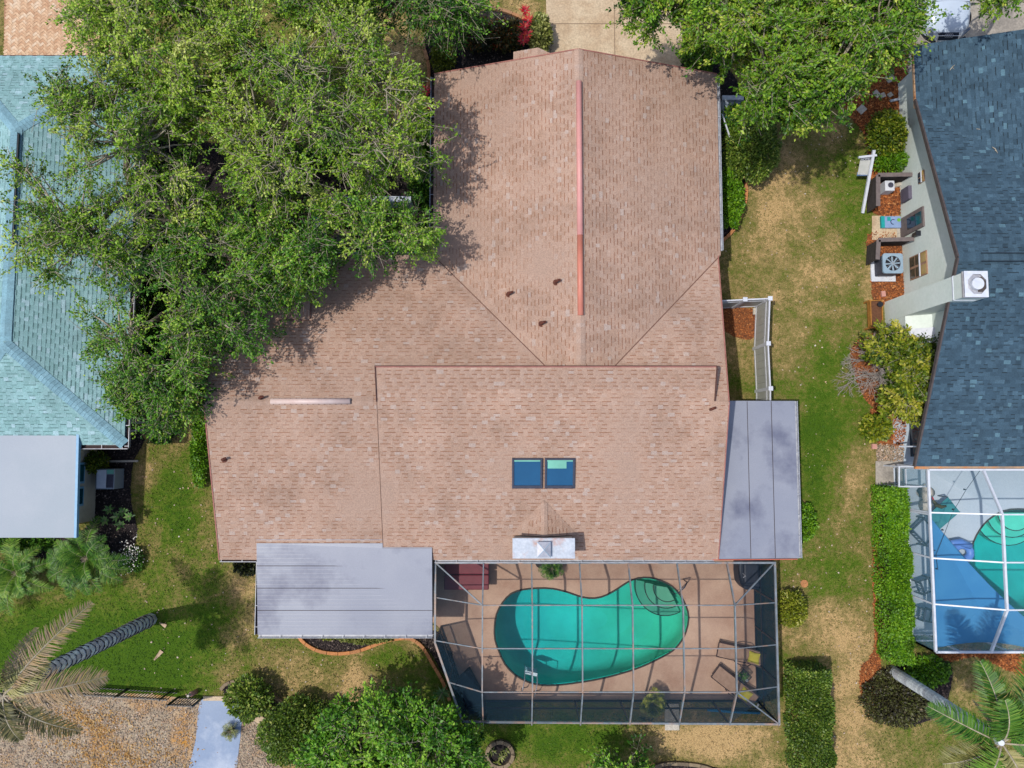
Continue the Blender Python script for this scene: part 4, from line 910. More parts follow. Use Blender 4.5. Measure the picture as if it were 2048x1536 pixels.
# ---------------------------------------------------------------- screen enclosures
def beamset(root, segs, mat, w=.05, h=.1, name='frame_beam'):
    for a, b in segs: MB().bar(a, b, w, h).build(name, mat, root)
def panel(root, pts, mat, name='screen_panel'): MB().face(pts).build(name, mat, root)
cg = thing('screen_enclosure', 'bronze aluminium screen enclosure over the kidney shaped pool', 'pool enclosure', (3.4, -7, 0))
ZW, ZF = 2.43, 3.4
xs = [P(x, 1211, ZF)[0] for x in (965, 1064.5, 1164, 1265, 1366, 1469.5)]
ry = [P(1200, y, ZF)[1] for y in (1210.5, 1297, 1384)]
YEc = YE - .12; YW = P(1240, 1448, ZW)[1]; XEc = P(1554, 1300, ZW)[0]
A_, B_, C_ = (P(871, 1122, ZW)[0], YEc, ZW + .05), tuple(P(870, 1285, ZW)), tuple(P(925, 1443, ZW))
sx = [x * (1 if 0 < i < 6 else 1) for i, x in enumerate(xs)]
segs = []
for x in xs: segs += [((x, YEc, ZW + .1), (x, ry[0], ZF)), ((x, ry[0], ZF), (x, ry[2], ZF)), ((x, ry[2], ZF), (x, YW, ZW))]
beamset(cg, segs, m_alu, .045, .12)
rows = []
lw = [P(873, 1195, ZW), P(871, 1281, ZW), P(897, 1364, ZW)]; rw = [Vector((XEc, P(1553, y, ZW)[1], ZW)) for y in (1205, 1289, 1373)]
for i, y in enumerate(ry):
    rows += [(tuple(lw[i]), (xs[0], y, ZF))] + [((xs[k], y, ZF), (xs[k + 1], y, ZF)) for k in range(5)] + [((xs[5], y, ZF), tuple(rw[i]))]
beamset(cg, rows, m_alu, .035, .05, 'purlin')
beamset(cg, [(A_, (xs[0], ry[0], ZF)), ((XEc, YEc, ZW), (xs[5], ry[0], ZF)), ((XEc, YW, ZW), (xs[5], ry[2], ZF))], m_alu, .045, .06, 'corner_brace')
cor = [A_, B_, C_, (XEc, YW, ZW), (XEc, YEc, ZW)]
beamset(cg, list(zip(cor, cor[1:])) + [((A_[0], YEc, ZW + .1), (XEc, YEc, ZW + .1))], m_alu, .07, .09, 'eave_beam')
# wall posts, chair rail, panels
def wall(root, a, b, posts, fmat, smat, zt, rails=(.06, .85)):
    a = Vector((a[0], a[1], 0)); b = Vector((b[0], b[1], 0)); P_ = [a + (b - a) * t for t in posts]
    for p in P_: MB().bar(p + Vector((0, 0, .03)), p + Vector((0, 0, zt)), .05, .06).build('post', fmat, root)
    for z in rails: MB().bar(a + Vector((0, 0, z)), b + Vector((0, 0, z)), .05, .06).build('rail', fmat, root)
    for p, q in zip(P_, P_[1:]): panel(root, [p + Vector((0, 0, .05)), q + Vector((0, 0, .05)), q + Vector((0, 0, zt)), p + Vector((0, 0, zt))], smat)
wall(cg, (C_[0], YW), (XEc, YW), [0] + [(x - C_[0]) / (XEc - C_[0]) for x in xs] + [1], m_black, m_screenw, ZW)
wall(cg, (XEc, YW), (XEc, YEc), [0, .26, .5, .75, 1], m_black, m_screenw, ZW); wall(cg, B_, C_, [0, .5, 1], m_black, m_screenw, ZW)
G_ = [YEc, ry[0], ry[1], ry[2], YW]; Zs = [ZW + .1, ZF, ZF, ZF, ZW]
for k in range(5):
    for j in range(4): panel(cg, [(xs[k], G_[j], Zs[j] + .01), (xs[k + 1], G_[j], Zs[j] + .01), (xs[k + 1], G_[j + 1], Zs[j + 1] + .01), (xs[k], G_[j + 1], Zs[j + 1] + .01)], m_screen)
lpts = [Vector(A_)] + lw + [Vector(C_)]; li = [Vector((xs[0], YEc, ZW + .1))] + [Vector((xs[0], y, ZF)) for y in ry] + [Vector((xs[0], YW, ZW))]
rpts = [Vector((XEc, YEc, ZW))] + rw + [Vector((XEc, YW, ZW))]; ri = [Vector((xs[5], YEc, ZW + .1))] + [Vector((xs[5], y, ZF)) for y in ry] + [Vector((xs[5], YW, ZW))]
for j in range(4): panel(cg, [lpts[j], li[j], li[j + 1], lpts[j + 1]], m_screen); panel(cg, [rpts[j], ri[j], ri[j + 1], rpts[j + 1]], m_screen)
MB().tube([(XEc + .02, YW - .02, 2.4), (XEc + .06, YW - .06, 1.2), (XEc + .06, YW - .06, .1), (XEc - .05, YW - .25, .08)], .04, 8).build('downspout', m_white, cg)

ng = thing('screen_enclosure', 'white framed screen enclosure over the neighbour pool', 'pool enclosure', (19, -4, 0))
ZW2, ZF2 = 2.5, 3.5
nX0 = P(1863.5, 1120, ZW2)[0]; nY1 = YS - .12; nY0 = P(1900, 1304, ZW2)[1]; nxs = [P(x, 1124, ZF2)[0] for x in (2009, 2172, 2335)]; nry = [P(2010, y, ZF2)[1] for y in (1029, 1125, 1220)]
lwY = [P(1863, y, ZW2)[1] for y in (1025, 1116, 1208)]
segs = [((nX0, nY1, ZW2), (nX0, nY0, ZW2)), ((nX0, nY1, ZW2 + .05), (nxs[-1] + 2, nY1, ZW2 + .05)), ((nX0, nY0, ZW2), (nxs[-1] + 2, nY0, ZW2))]
for x in nxs: xe_ = x * (1.0); segs += [((xe_, nY1, ZW2 + .05), (x, nry[0], ZF2)), ((x, nry[0], ZF2), (x, nry[2], ZF2)), ((x, nry[2], ZF2), (xe_, nY0, ZW2))]
beamset(ng, segs, m_white, .075, .1)
rows = []
for i in range(3): rows += [((nX0, lwY[i], ZW2), (nxs[0], nry[i], ZF2)), ((nxs[0], nry[i], ZF2), (nxs[1], nry[i], ZF2)), ((nxs[1], nry[i], ZF2), (nxs[2], nry[i], ZF2))]
beamset(ng, rows, m_white, .05, .06, 'purlin')
wall(ng, (nX0, nY1), (nX0, nY0), [0, .25] + [(nY1 - y) / (nY1 - nY0) for y in lwY] + [1], m_white, m_screen2, ZW2, (.06, .95)); wall(ng, (nX0, nY0), (nxs[-1], nY0), [0, .12, .35, .6, .85, 1], m_white, m_screen2, ZW2, (.06, .95))
NG = [nY1] + nry + [nY0]; NZ = [ZW2, ZF2, ZF2, ZF2, ZW2]; LY = [nY1] + lwY + [nY0]
for j in range(4):
    panel(ng, [(nX0, LY[j], ZW2), (nxs[0], NG[j], NZ[j]), (nxs[0], NG[j + 1], NZ[j + 1]), (nX0, LY[j + 1], ZW2)], m_screen2)
    for k in range(2): panel(ng, [(nxs[k], NG[j], NZ[j]), (nxs[k + 1], NG[j], NZ[j]), (nxs[k + 1], NG[j + 1], NZ[j + 1]), (nxs[k], NG[j + 1], NZ[j + 1])], m_screen2)
d0 = MB()
fx0, fx1 = P(1800, 940, 1.0)[0], P(1850, 940, 2.2)[0]
wn_ = thing('screen_door_bay', 'small white framed screen bay at the corner of the blue roof', 'screen bay', (fx0, nY1, 0))
q = [P(1798, 933, 1.2), P(1853, 933, 2.2), P(1853, 973, 2.2), P(1798, 973, 1.2)]
for a, b in zip(q, q[1:] + q[:1]): MB().bar(a, b, .05, .05).build('frame_bar', m_white, wn_)
for a in q: MB().bar((a.x, a.y, .03), a, .05, .05).build('post', m_white, wn_)
q2 = [P(1800, 893, 1.2), P(1835, 893, 2.0)]; MB().bar(q2[0], q2[1], .1, .05).build('frame_bar', m_white, wn_)
panel(wn_, q, m_screen2)

# ---------------------------------------------------------------- vegetation
def make_foliage(C, n_, size, mat, name, parent, up=.8, asp=.27, spread=.12, tbias=None, tones=None, kind=None, flat=.4):
    pass
def curve_pts(a, b, sag, n=5, jit=.05):
    t = np.linspace(0, 1, n)[:, None]; p = a + (b - a) * t; p[:, 2] += sag * np.sin(np.pi * t[:, 0]); p[1:-1] += RNG.normal(0, jit, (n - 2, 3)); return p
def tree(name, label, poly, zlo, zhi, trunk, mat, n_clusters, leaf=.09, twigs=8, lpt=36, group=None, twigmat=None, bare=.12, tw_len=.75, holes=(), trunk_r=.25, tone0=.45, cat='tree', zflat=.5, twr=.009):
    w = np.array([tuple(p[:2]) for p in PP(poly, (zlo + zhi) / 2)]); base = P(*trunk); root = thing(name, label, cat, tuple(base), group)
    hw = [(np.array(P(hx, hy, (zlo + zhi) / 2)[:2]), hr * .017) for hx, hy, hr in holes]
    lo, hi = w.min(0), w.max(0); cl = []; cen = w.mean(0); ext = np.abs(w - cen).max(0)
    ph = RNG.uniform(0, 6, 4)
    while len(cl) < n_clusters:
        c = RNG.uniform(lo, hi)
        if not inpoly(c[:1], c[1:], w)[0]: continue
        if not inpoly(*(c + (c - cen) / (np.linalg.norm(c - cen) + .3) * tw_len * .65)[:, None], w)[0]: continue
        if any(np.linalg.norm(c - h) < r + .25 for h, r in hw): continue
        gap = math.sin(c[0] * 1.7 + ph[0]) * math.sin(c[1] * 1.9 + ph[1]) + .5 * math.sin(c[0] * 3.7 + ph[2]) * math.sin(c[1] * 3.1 + ph[3])
        if gap < -.36 and random.random() < .9: continue
        r = min(1, np.linalg.norm((c - cen) / ext)); z = zlo + (zhi - zlo) * (1 - r ** 2 * zflat) * (RNG.uniform(.7, 1.05) if random.random() < .55 else RNG.uniform(.1, .6))
        cl.append((c[0], c[1], z))
    C = np.array(cl)
    # limbs: a few forks reaching the clusters
    nl = max(4, n_clusters // 45); fi = RNG.choice(len(C), nl, replace=False); hub = C[fi].copy(); 
    for _ in range(4):
        lab = np.argmin(((C[:, None, :2] - hub[None, :, :2]) ** 2).sum(2), 1)
        for k in range(nl):
            if (lab == k).any(): hub[k] = C[lab == k].mean(0)
    hub[:, 2] = zlo + (hub[:, 2] - zlo) * .55
    tb = np.array(base) + np.array([0, 0, zlo * .45]); segs = []
    def addc(p, r0, r1):
        rr = np.linspace(r0, r1, len(p))
        for i in range(len(p) - 1): segs.append((p[i], p[i + 1], rr[i], rr[i + 1]))
    addc(np.array([np.array(base), (np.array(base) + tb) / 2 + RNG.normal(0, .05, 3), tb]), trunk_r, trunk_r * .8)
    for k in range(nl): addc(curve_pts(tb, hub[k], .3, 6, .1), trunk_r * .55, trunk_r * .22)
    S0 = seg_geo(*[np.array([s[i] for s in segs]) for i in range(4)], n=7); np_mesh('trunk', S0[0], S0[1], np.full(len(S0[1]), .5), m_wood, root)
    segs = []
    for i, c in enumerate(C): addc(curve_pts(hub[lab[i]], c, .1, 4, .08), trunk_r * .17 + .01, .018)
    # twigs
    tw0, tw1, lc, ld, lt = [], [], [], [], []
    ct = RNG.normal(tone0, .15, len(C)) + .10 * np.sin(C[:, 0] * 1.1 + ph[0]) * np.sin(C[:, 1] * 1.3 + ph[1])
    for i, c in enumerate(C):
        outd = np.append((c[:2] - cen) / (np.linalg.norm(c[:2] - cen) + .3), 0)
        for k in range(twigs):
            a = RNG.uniform(0, 2 * np.pi); d = np.array([math.cos(a), math.sin(a), RNG.uniform(-.3, .45)]) + outd * .6; d /= np.linalg.norm(d); L_ = tw_len * RNG.uniform(.5, 1.15)
            st = c + RNG.normal(0, .1, 3); m = st + d * L_ * .5; e = m + (d + RNG.normal(0, .35, 3)) * L_ * .5
            tw0 += [st, m]; tw1 += [m, e]
            if RNG.random() < bare: continue
            t = RNG.uniform(.1, 1.05, lpt) ** .8; q = np.where(t[:, None] < .5, st + (m - st) * t[:, None] * 2, m + (e - m) * (t[:, None] - .5) * 2) + RNG.normal(0, .05, (lpt, 3))
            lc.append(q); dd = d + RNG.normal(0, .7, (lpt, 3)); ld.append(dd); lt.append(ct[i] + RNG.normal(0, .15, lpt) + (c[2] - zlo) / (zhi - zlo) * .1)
    np_a = [np.array([s[i] for s in segs]) for i in range(4)]; S1 = seg_geo(*np_a, n=5); S2 = seg_geo(np.array(tw0), np.array(tw1), np.full(len(tw0), twr), np.full(len(tw0), twr * .6), n=3)
    np_mesh('branches', S1[0], S1[1], np.full(len(S1[1]), .5), m_twig, root)
    tv = np_mesh('twigs', S2[0], S2[1], np.full(len(S2[1]), .5), twigmat or m_twig, root)
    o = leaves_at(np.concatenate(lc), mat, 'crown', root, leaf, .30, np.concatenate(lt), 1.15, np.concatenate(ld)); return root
def shrub(name, label, px, py, rx, ry, z, mat, n, leaf=.09, group=None, cat='shrub', box=False, asp=.3, z0=0.0, twig=True, rot=0, up=.9, tone=.45, fill=.5):
    """px,py,rx,ry of the crown as seen, z its height"""
    c = P(px, py, z * .75); a = P(px + rx, py, z * .75).x - c.x; b = c.y - P(px, py + ry, z * .75).y; g = np.array([c.x, c.y, z0]); root = thing(name, label, cat, (c.x, c.y, z0), group)
    if box:
        xa, xb_ = P(px - rx, py, 0).x, P(px + rx, py, z).x; ya, yb_ = P(px, py - ry, 0).y, P(px, py + ry, z).y
        g = np.array([(xa + xb_) / 2, (ya + yb_) / 2, 0]); root.location = g; a = (xb_ - xa) / 2; b = (ya - yb_) / 2
    u = RNG.normal(0, 1, (n, 3)); u[:, 2] = np.abs(u[:, 2]); u = unit(u); rad = np.where(RNG.random(n) < fill, RNG.uniform(.88, 1.05, n), RNG.uniform(.3, .95, n))
    if box:
        q = RNG.uniform(-1, 1, (n, 3)); m = RNG.random(n) < .6; q[m, 2] = RNG.normal(.97, .04, m.sum()); q[~m, 2] = RNG.uniform(-1, 1, (~m).sum())
        k = (~m) & (RNG.random(n) < .9); s = RNG.random(n) < b / (a + b); q[k & s, 0] = np.sign(q[k & s, 0]) * RNG.normal(.98, .03, (k & s).sum()); q[k & ~s, 1] = np.sign(q[k & ~s, 1]) * RNG.normal(.99, .015, (k & ~s).sum())
        L_ = q * [a, b, z / 2] + [0, 0, z / 2]; corner = .92; L_[:, 2] += np.sin(L_[:, 0] * 5 + 1) * .05 + np.sin(L_[:, 1] * 3) * .09 + np.sin(L_[:, 1] * 7.3 + L_[:, 0] * 4) * .035 + np.abs(RNG.normal(0, .035, n)); L_[:, 0] += np.sin(L_[:, 1] * 4.1) * .04 + np.sin(L_[:, 1] * 9.7) * .025; st_ = RNG.random(n) < .02; L_[st_, 2] += RNG.uniform(.03, .16, st_.sum())
    else:
        lump = 1 + .08 * np.sin(u[:, 0] * 7 + px) * np.sin(u[:, 1] * 6 + py) + .05 * np.sin(u[:, 1] * 13 + px)
        L_ = u * (rad * lump)[:, None] * [a, b, z * .62] + [0, 0, z * .4]
    if rot: cr, sr = math.cos(rot), math.sin(rot); L_[:, :2] = L_[:, :2] @ np.array([[cr, sr], [-sr, cr]])
    D = L_ - [0, 0, z * .3]; D = unit(D) * .8 + RNG.normal(0, .6, (n, 3)); tn = RNG.normal(tone, .17, n) + .08 * np.sin(L_[:, 0] * 4 + px) * np.sin(L_[:, 1] * 4)
    leaves_at(L_ + g, mat, 'foliage', root, leaf, asp, tn, up, D)
    k = 40 if not box else 160; st = np.column_stack([RNG.uniform(-.6, .6, (k, 2)) * [a * .5 if not box else a, b * .5 if not box else b], np.zeros(k)]) + g
    en = st + np.column_stack([RNG.uniform(-.5, .5, (k, 2)) * [a, b] * (.9 if not box else .15), np.full(k, z * .8)]); sg = seg_geo(st, en, np.full(k, .022), np.full(k, .01), 4)
    np_mesh('stems', sg[0], sg[1], np.full(len(sg[1]), .5), m_wood, root)
    return root
# oaks, upper left
tree('oak_tree', 'tallest oak with pale exposed limbs, over the left eave of the brown roof', [(480, 50), (640, 10), (740, 50), (800, 120), (870, 190), (860, 260), (890, 310), (820, 365), (720, 400), (640, 400), (540, 420), (440, 380), (420, 300), (440, 180)], 4.5, 8.0, (600, 250), m_oak, 270, holes=((610, 85, 20), (790, 110, 26), (600, 320, 12)), bare=.3, tone0=.5, twr=.013)
tree('oak_tree', 'broad oak spreading over the aqua roof', [(120, 130), (250, 100), (350, 190), (420, 300), (430, 420), (380, 520), (300, 560), (190, 600), (60, 560), (20, 500), (60, 440), (10, 350), (120, 320), (180, 260), (90, 200)], 4.6, 7.6, (330, 420), m_oak, 185, holes=((280, 370, 22), (60, 300, 40), (110, 280, 40), (150, 400, 26), (180, 520, 22), (215, 330, 18), (240, 210, 16)), bare=.2, tone0=.46, twr=.011)
tree('oak_tree', 'yellow green oak over the herringbone driveway', [(140, 0), (230, -60), (400, -70), (540, -20), (560, 90), (520, 220), (420, 300), (330, 260), (240, 160), (150, 120), (125, 60)], 4.5, 7.8, (420, 60), m_oak, 215, holes=((350, 110, 14), (470, 150, 16), (300, 220, 14)), bare=.1, tone0=.56)
tree('oak_tree', 'dark oak reaching over the lower left of the brown roof', [(380, 420), (470, 400), (560, 440), (640, 500), (600, 560), (560, 640), (540, 690), (460, 715), (420, 780), (380, 830), (300, 800), (200, 760), (150, 700), (170, 620), (300, 560)], 4.0, 7.0, (400, 640), m_oak2, 210, holes=((340, 700, 18), (420, 560, 18), (330, 590, 20), (240, 640, 20), (470, 640, 12)), tone0=.42)
tree('oak_tree', 'oak with dense crown in the corner between the two roof wings', [(560, 380), (700, 400), (850, 390), (890, 440), (870, 490), (760, 520), (740, 560), (700, 530), (640, 540), (580, 600), (520, 600), (470, 520), (500, 420)], 4.2, 6.6, (640, 500), m_oak2, 190, holes=((695, 478, 26), (632, 437, 20), (740, 402, 20), (690, 400, 16), (790, 404, 18), (860, 330, 24)), tone0=.45)
tree('oak_tree', 'slim oak leaning over the aqua roof gutter', [(200, 750), (300, 760), (390, 770), (410, 800), (380, 850), (340, 870), (290, 840), (230, 800)], 3.4, 5.6, (320, 790), m_oak2, 60, tone0=.46, trunk_r=.14)
tree('weeping_tree', 'feathery tree with drooping pale twigs beside the front garden bed', [(700, -60), (960, -60), (985, 10), (940, 60), (900, 90), (860, 60), (800, 60), (760, 40), (700, 20)], 3.6, 6.2, (860, 10), m_lush, 120, bare=.25, tw_len=1.0, tone0=.4, trunk_r=.16)
tree('oak_tree', 'oak at the top edge left of the feathery tree', [(520, -80), (720, -80), (740, 10), (690, 50), (600, 50), (540, 10)], 4.5, 7.2, (620, -30), m_oak, 90, bare=.2, tone0=.5, trunk_r=.2)
# oaks, upper right
tree('oak_tree', 'dense green oak above the lawn, beside the driveway', [(1230, -60), (1600, -80), (1640, 40), (1620, 180), (1640, 260), (1560, 270), (1480, 230), (1450, 180), (1410, 150), (1400, 90), (1350, 60), (1290, 30)], 4.6, 7.4, (1500, 70), m_right, 245, holes=((1560, 130, 16), (1620, 40, 14), (1500, 160, 14)), leaf=.11, bare=.06, tone0=.47)
tree('oak_tree', 'green oak overhanging the white car', [(1600, -80), (1870, -80), (1868, 50), (1815, 95), (1775, 130), (1745, 190), (1690, 215), (1640, 280), (1580, 220), (1600, 60)], 4.6, 7.2, (1720, 60), m_right, 180, holes=((1745, 60, 16), (1680, 130, 16)), leaf=.11, bare=.06, tone0=.45)
tree('oak_tree', 'low branch of foliage entering above the grey concrete by the car', [(1930, -60), (2050, -60), (2010, 10), (1970, 30), (1940, 10)], 4.6, 5.6, (2010, -80), m_right, 22, leaf=.11, tone0=.5, trunk_r=.12)
tree('lush_tree', 'bright green leafy tree at the bottom left of the pool enclosure', [(600, 1510), (650, 1430), (720, 1385), (800, 1390), (850, 1405), (900, 1400), (930, 1440), (960, 1500), (980, 1570), (800, 1640), (600, 1640)], 2.2, 4.4, (800, 1520), m_lush, 190, leaf=.12, bare=.03, tw_len=.6, tone0=.5, trunk_r=.12)
tree('young_tree', 'leafy sapling at the bottom edge below the pool enclosure', [(1180, 1560), (1200, 1510), (1250, 1490), (1290, 1480), (1300, 1530), (1320, 1580), (1240, 1600)], 1.2, 2.6, (1250, 1550), m_lush, 40, leaf=.12, bare=.05, tw_len=.5, tone0=.5, trunk_r=.06, lpt=16)
# citrus tree with dead half
tree('citrus_tree', 'citrus tree with yellow green leaves beside the pale green wall', [(1735, 670), (1790, 640), (1850, 680), (1862, 740), (1860, 780), (1830, 835), (1785, 845), (1772, 800), (1788, 760), (1785, 715), (1725, 705)], 1.4, 3.0, (1785, 740), m_citrus, 75, leaf=.13, bare=.02, tw_len=.55, tone0=.5, trunk_r=.09)
def bare_bush(label, px, py, rx, ry, z):
    c = P(px, py, z); root = thing('dead_branches', label, 'dead shrub', tuple(P(px + 20, py, 0))); base = np.array(P(px + 22, py, 0)); s0, s1, r0, r1 = [], [], [], []
    a = rx * .018; b = ry * .018
    def grow(p, d, L_, r, lv):
        if lv == 0: return
        q = p + d * L_; s0.append(p); s1.append(q); r0.append(r); r1.append(r * .7)
        for _ in range(3 if lv > 2 else 3): dd = d + RNG.normal(0, .5, 3); dd[2] += .05; dd /= np.linalg.norm(dd); grow(q, dd, L_ * RNG.uniform(.62, .86), r * .68, lv - 1)
    for k in range(9):
        an = k / 9 * 6.28 + RNG.uniform(-.3, .3); d = np.array([math.cos(an) * a * .75 - .25, math.sin(an) * b * .7, z * .62]); grow(base, d / np.linalg.norm(d), 0.74, .035, 6)
    sg = seg_geo(np.array(s0), np.array(s1), np.array(r0), np.array(r1), 4); np_mesh('branches', sg[0], sg[1], np.full(len(sg[1]), .5), m_twigdead, root)
bare_bush('leafless grey branches on the left side of the citrus tree', 1738, 742, 44, 66, 2.2)
G1 = 'clipped hedges beside the lawn'
shrub('hedge', 'long bright clipped hedge beside the white framed enclosure', 1784, 1149, 37, 176, 1.25, m_hedge, 24000, .085, box=True, cat='hedge', tone=.46)
shrub('hedge', 'dark clipped hedge in the lower lawn right of the pool', 1618, 1440, 48, 118, 1.5, m_hedged, 20000, .085, box=True, cat='hedge', tone=.5)
shrub('round_bush', 'yellow green ball shaped bush right of the pool enclosure', 1587, 1221, 31, 36, 1.1, m_yellow, 3200, .085, tone=.4)
shrub('round_bush', 'green bush half under the right grey porch roof', 1612, 1045, 24, 38, .9, m_hedge, 2600, .085)
shrub('bush', 'big rounded dark bush by the right gutter of the brown roof', 1508, 290, 56, 62, 1.9, m_hedged, 9000, .1, tone=.6)
shrub('bush', 'small green bush tucked under the oak by the white bin', 1475, 235, 30, 30, 1.8, m_right, 2500, .1)
shrub('bush', 'leafy low bush below the big rounded bush', 1463, 390, 27, 62, 1.0, m_hedge, 5200, .1, tone=.45)
shrub('bush', 'dark green shrub at the driveway edge under the oak', 1400, 105, 34, 45, 1.3, m_right, 3500, .1, tone=.35)
shrub('citrus_bush', 'yellow dotted bush in the orange mulch by the neighbour wall', 1781, 262, 36, 46, 1.6, m_citrus, 5200, .11, tone=.5)
shrub('croton_bush', 'green strap leaved bush north of the wooden screen', 1785, 318, 34, 22, 1.0, m_hedge, 2200, .13, asp=.16)
shrub('small_bush', 'small yellow green bush below the citrus tree', 1757, 855, 29, 26, .8, m_citrus, 1500, .13, tone=.6)
shrub('ground_cover', 'bronze ground cover crossed by the grey palm trunk', 1800, 1398, 72, 56, .45, m_brownshrub, 7000, .1, tone=.45)
shrub('bush', 'green low bush right of the long hedge foot', 1862, 1345, 42, 30, .6, m_hedge, 2600, .1, tone=.35)
shrub('bush', 'large dark domed bush left of the bright green tree', 590, 1470, 78, 68, 1.7, m_hedged, 11000, .1, tone=.52)
shrub('bush', 'loose dark bush overhanging the pale blue path', 492, 1402, 44, 42, 1.3, m_hedged, 2600, .13, tone=.62)
shrub('yellow_bush', 'yellow green bush inside the front bed corner', 885, 108, 24, 30, 1.0, m_yellow, 2200, .09, tone=.25)
shrub('variegated_bush', 'pale variegated bush beside the driveway', 1080, 62, 22, 40, 1.1, m_variegated, 2400, .13, tone=.5)
shrub('croton_bush', 'dark croton bush with orange lower leaves, right one of two', 1010, 66, 40, 30, .9, m_croton, 2400, .14, asp=.2, tone=.45)
shrub('croton_bush', 'dark croton bush nearest the feathery tree', 955, 62, 34, 32, .9, m_croton, 2000, .14, asp=.2, tone=.36)
shrub('bush', 'green bush along the left gutter of the front wing', 835, 290, 28, 80, 1.6, m_hedge, 5000, .09, tone=.35)
shrub('bush', 'shaded green bush under the oaks near the roof corner', 845, 380, 30, 40, 1.2, m_oak2, 2200, .1, tone=.3)
shrub('ivy_hedge', 'narrow green ground cover along the left edge of the brown roof', 397, 895, 17, 75, .7, m_hedge, 4200, .09, tone=.4)
shrub('bush', 'low yellow green plants under the gutter of the grey flat roof', 730, 1276, 58, 12, .5, m_variegated, 2200, .09, tone=.35)
shrub('bush', 'small yellow plant in the dark bed left of the taller ones', 655, 1272, 20, 8, .3, m_yellow, 500, .08)
shrub('bush', 'dark reddish shrub below the lower left roof eave', 492, 1130, 26, 20, .6, m_croton, 1200, .12, tone=.2)
shrub('vine', 'yellow green vine beside the blue framed windows', 186, 925, 22, 22, 1.0, m_citrus, 1200, .1, tone=.5)
shrub('bush', 'dark low plants left of the twin fern palms', 40, 1085, 60, 22, .6, m_oak2, 3000, .1, tone=.35)
for i, (px, py, r) in enumerate(((300, 640, 60), (420, 480, 60), (560, 330, 60), (700, 300, 60), (470, 760, 34), (760, 450, 50), (320, 860, 26))):
    shrub('understorey_bush', 'shaded bush under the oak canopy, ' + ('beside the aqua roof gutter', 'in the gap between the oaks left of centre', 'under the middle of the tallest oak', 'under the right of the tallest oak', 'near the left tip of the brown roof', 'north of the white fence', 'lowest near the aqua house corner')[i], px, py, r, r, .9, m_oak2, 2600, .1, tone=.28, group='bushes under the oak canopy')
tag(shrub('flowering_shrub', 'dark shrub dotted with white flowers beside the fern palm', 262, 1120, 20, 26, .5, m_oak2, 1200, .08, tone=.25))
fl = RNG.normal(0, 1, (160, 2)) * [.22, .3]; c = P(258, 1110, .5); ob = leaves_at(np.column_stack([fl + [c.x, c.y], np.full(160, .5) + RNG.uniform(-.05, .12, 160)]), m_petal, 'flowers', None, .05, .5, kind='stuff'); tag(ob, 'white blossoms scattered over the dark shrub by the fern palm', 'flowers')

def frond(base, tip, n, leaflen, mat, root, droop=.25, w=.02, tone=.5, vee=.35, fwd=.5, rmat=None, side_bias=0, limp=.5):
    base = np.array(base, float); tip = np.array(tip, float); t = np.linspace(0, 1, 14); h = np.linalg.norm(tip - base)
    cur = base + (tip - base) * t[:, None]; cur[:, 2] += droop * h * 4 * t * (1 - t) * .6
    if side_bias: s = np.cross(tip - base, [0, 0, 1.]); s /= np.linalg.norm(s); cur += s * (side_bias * np.sin(np.pi * t))[:, None]
    sg = seg_geo(cur[:-1], cur[1:], np.linspace(w, w * .3, 13), np.linspace(w * .95, w * .25, 13), 5)
    tt = np.linspace(.12, .99, n); Cc = np.stack([np.interp(tt, t, cur[:, i]) for i in range(3)], 1); Tg = unit(np.stack([np.interp(tt, t, np.gradient(cur[:, i])) for i in range(3)], 1))
    Sd = unit(np.cross(Tg, [[0, 0, 1.]])); Up = np.cross(Sd, Tg); Vs = []; tn = []
    for sgn in (-1, 1):
        L_ = leaflen * (np.sin(np.pi * np.clip(tt * .92 + .06, 0, 1)) ** .6) * RNG.uniform(.8, 1.1, n)
        d = unit(Sd * sgn + Tg * fwd + Up * vee + RNG.normal(0, .09, (n, 3))); mid = Cc + d * (L_ * .55)[:, None]; d2 = unit(d + [[0, 0, -limp]] + RNG.normal(0, .08, (n, 3))); end = mid + d2 * (L_ * .45)[:, None]
        wd = (.009 + .014 * leaflen) * np.ones(n); a = Tg * wd[:, None]
        Vs.append(np.stack([Cc - a * .6, Cc + a * .6, mid + a, mid - a], 1).reshape(-1, 3)); Vs.append(np.stack([mid - a, mid + a, end + a * .15, end - a * .15], 1).reshape(-1, 3)); z = RNG.normal(tone, .15, n); tn += [z, z]
    V = np.concatenate(Vs); F = np.arange(len(V)).reshape(-1, 4)
    fr = np_mesh('frond', V, F, np.clip(np.concatenate(tn), 0, 1), mat, root); np_mesh('rachis', sg[0], sg[1], np.full(len(sg[1]), .6), rmat or m_twig, fr)
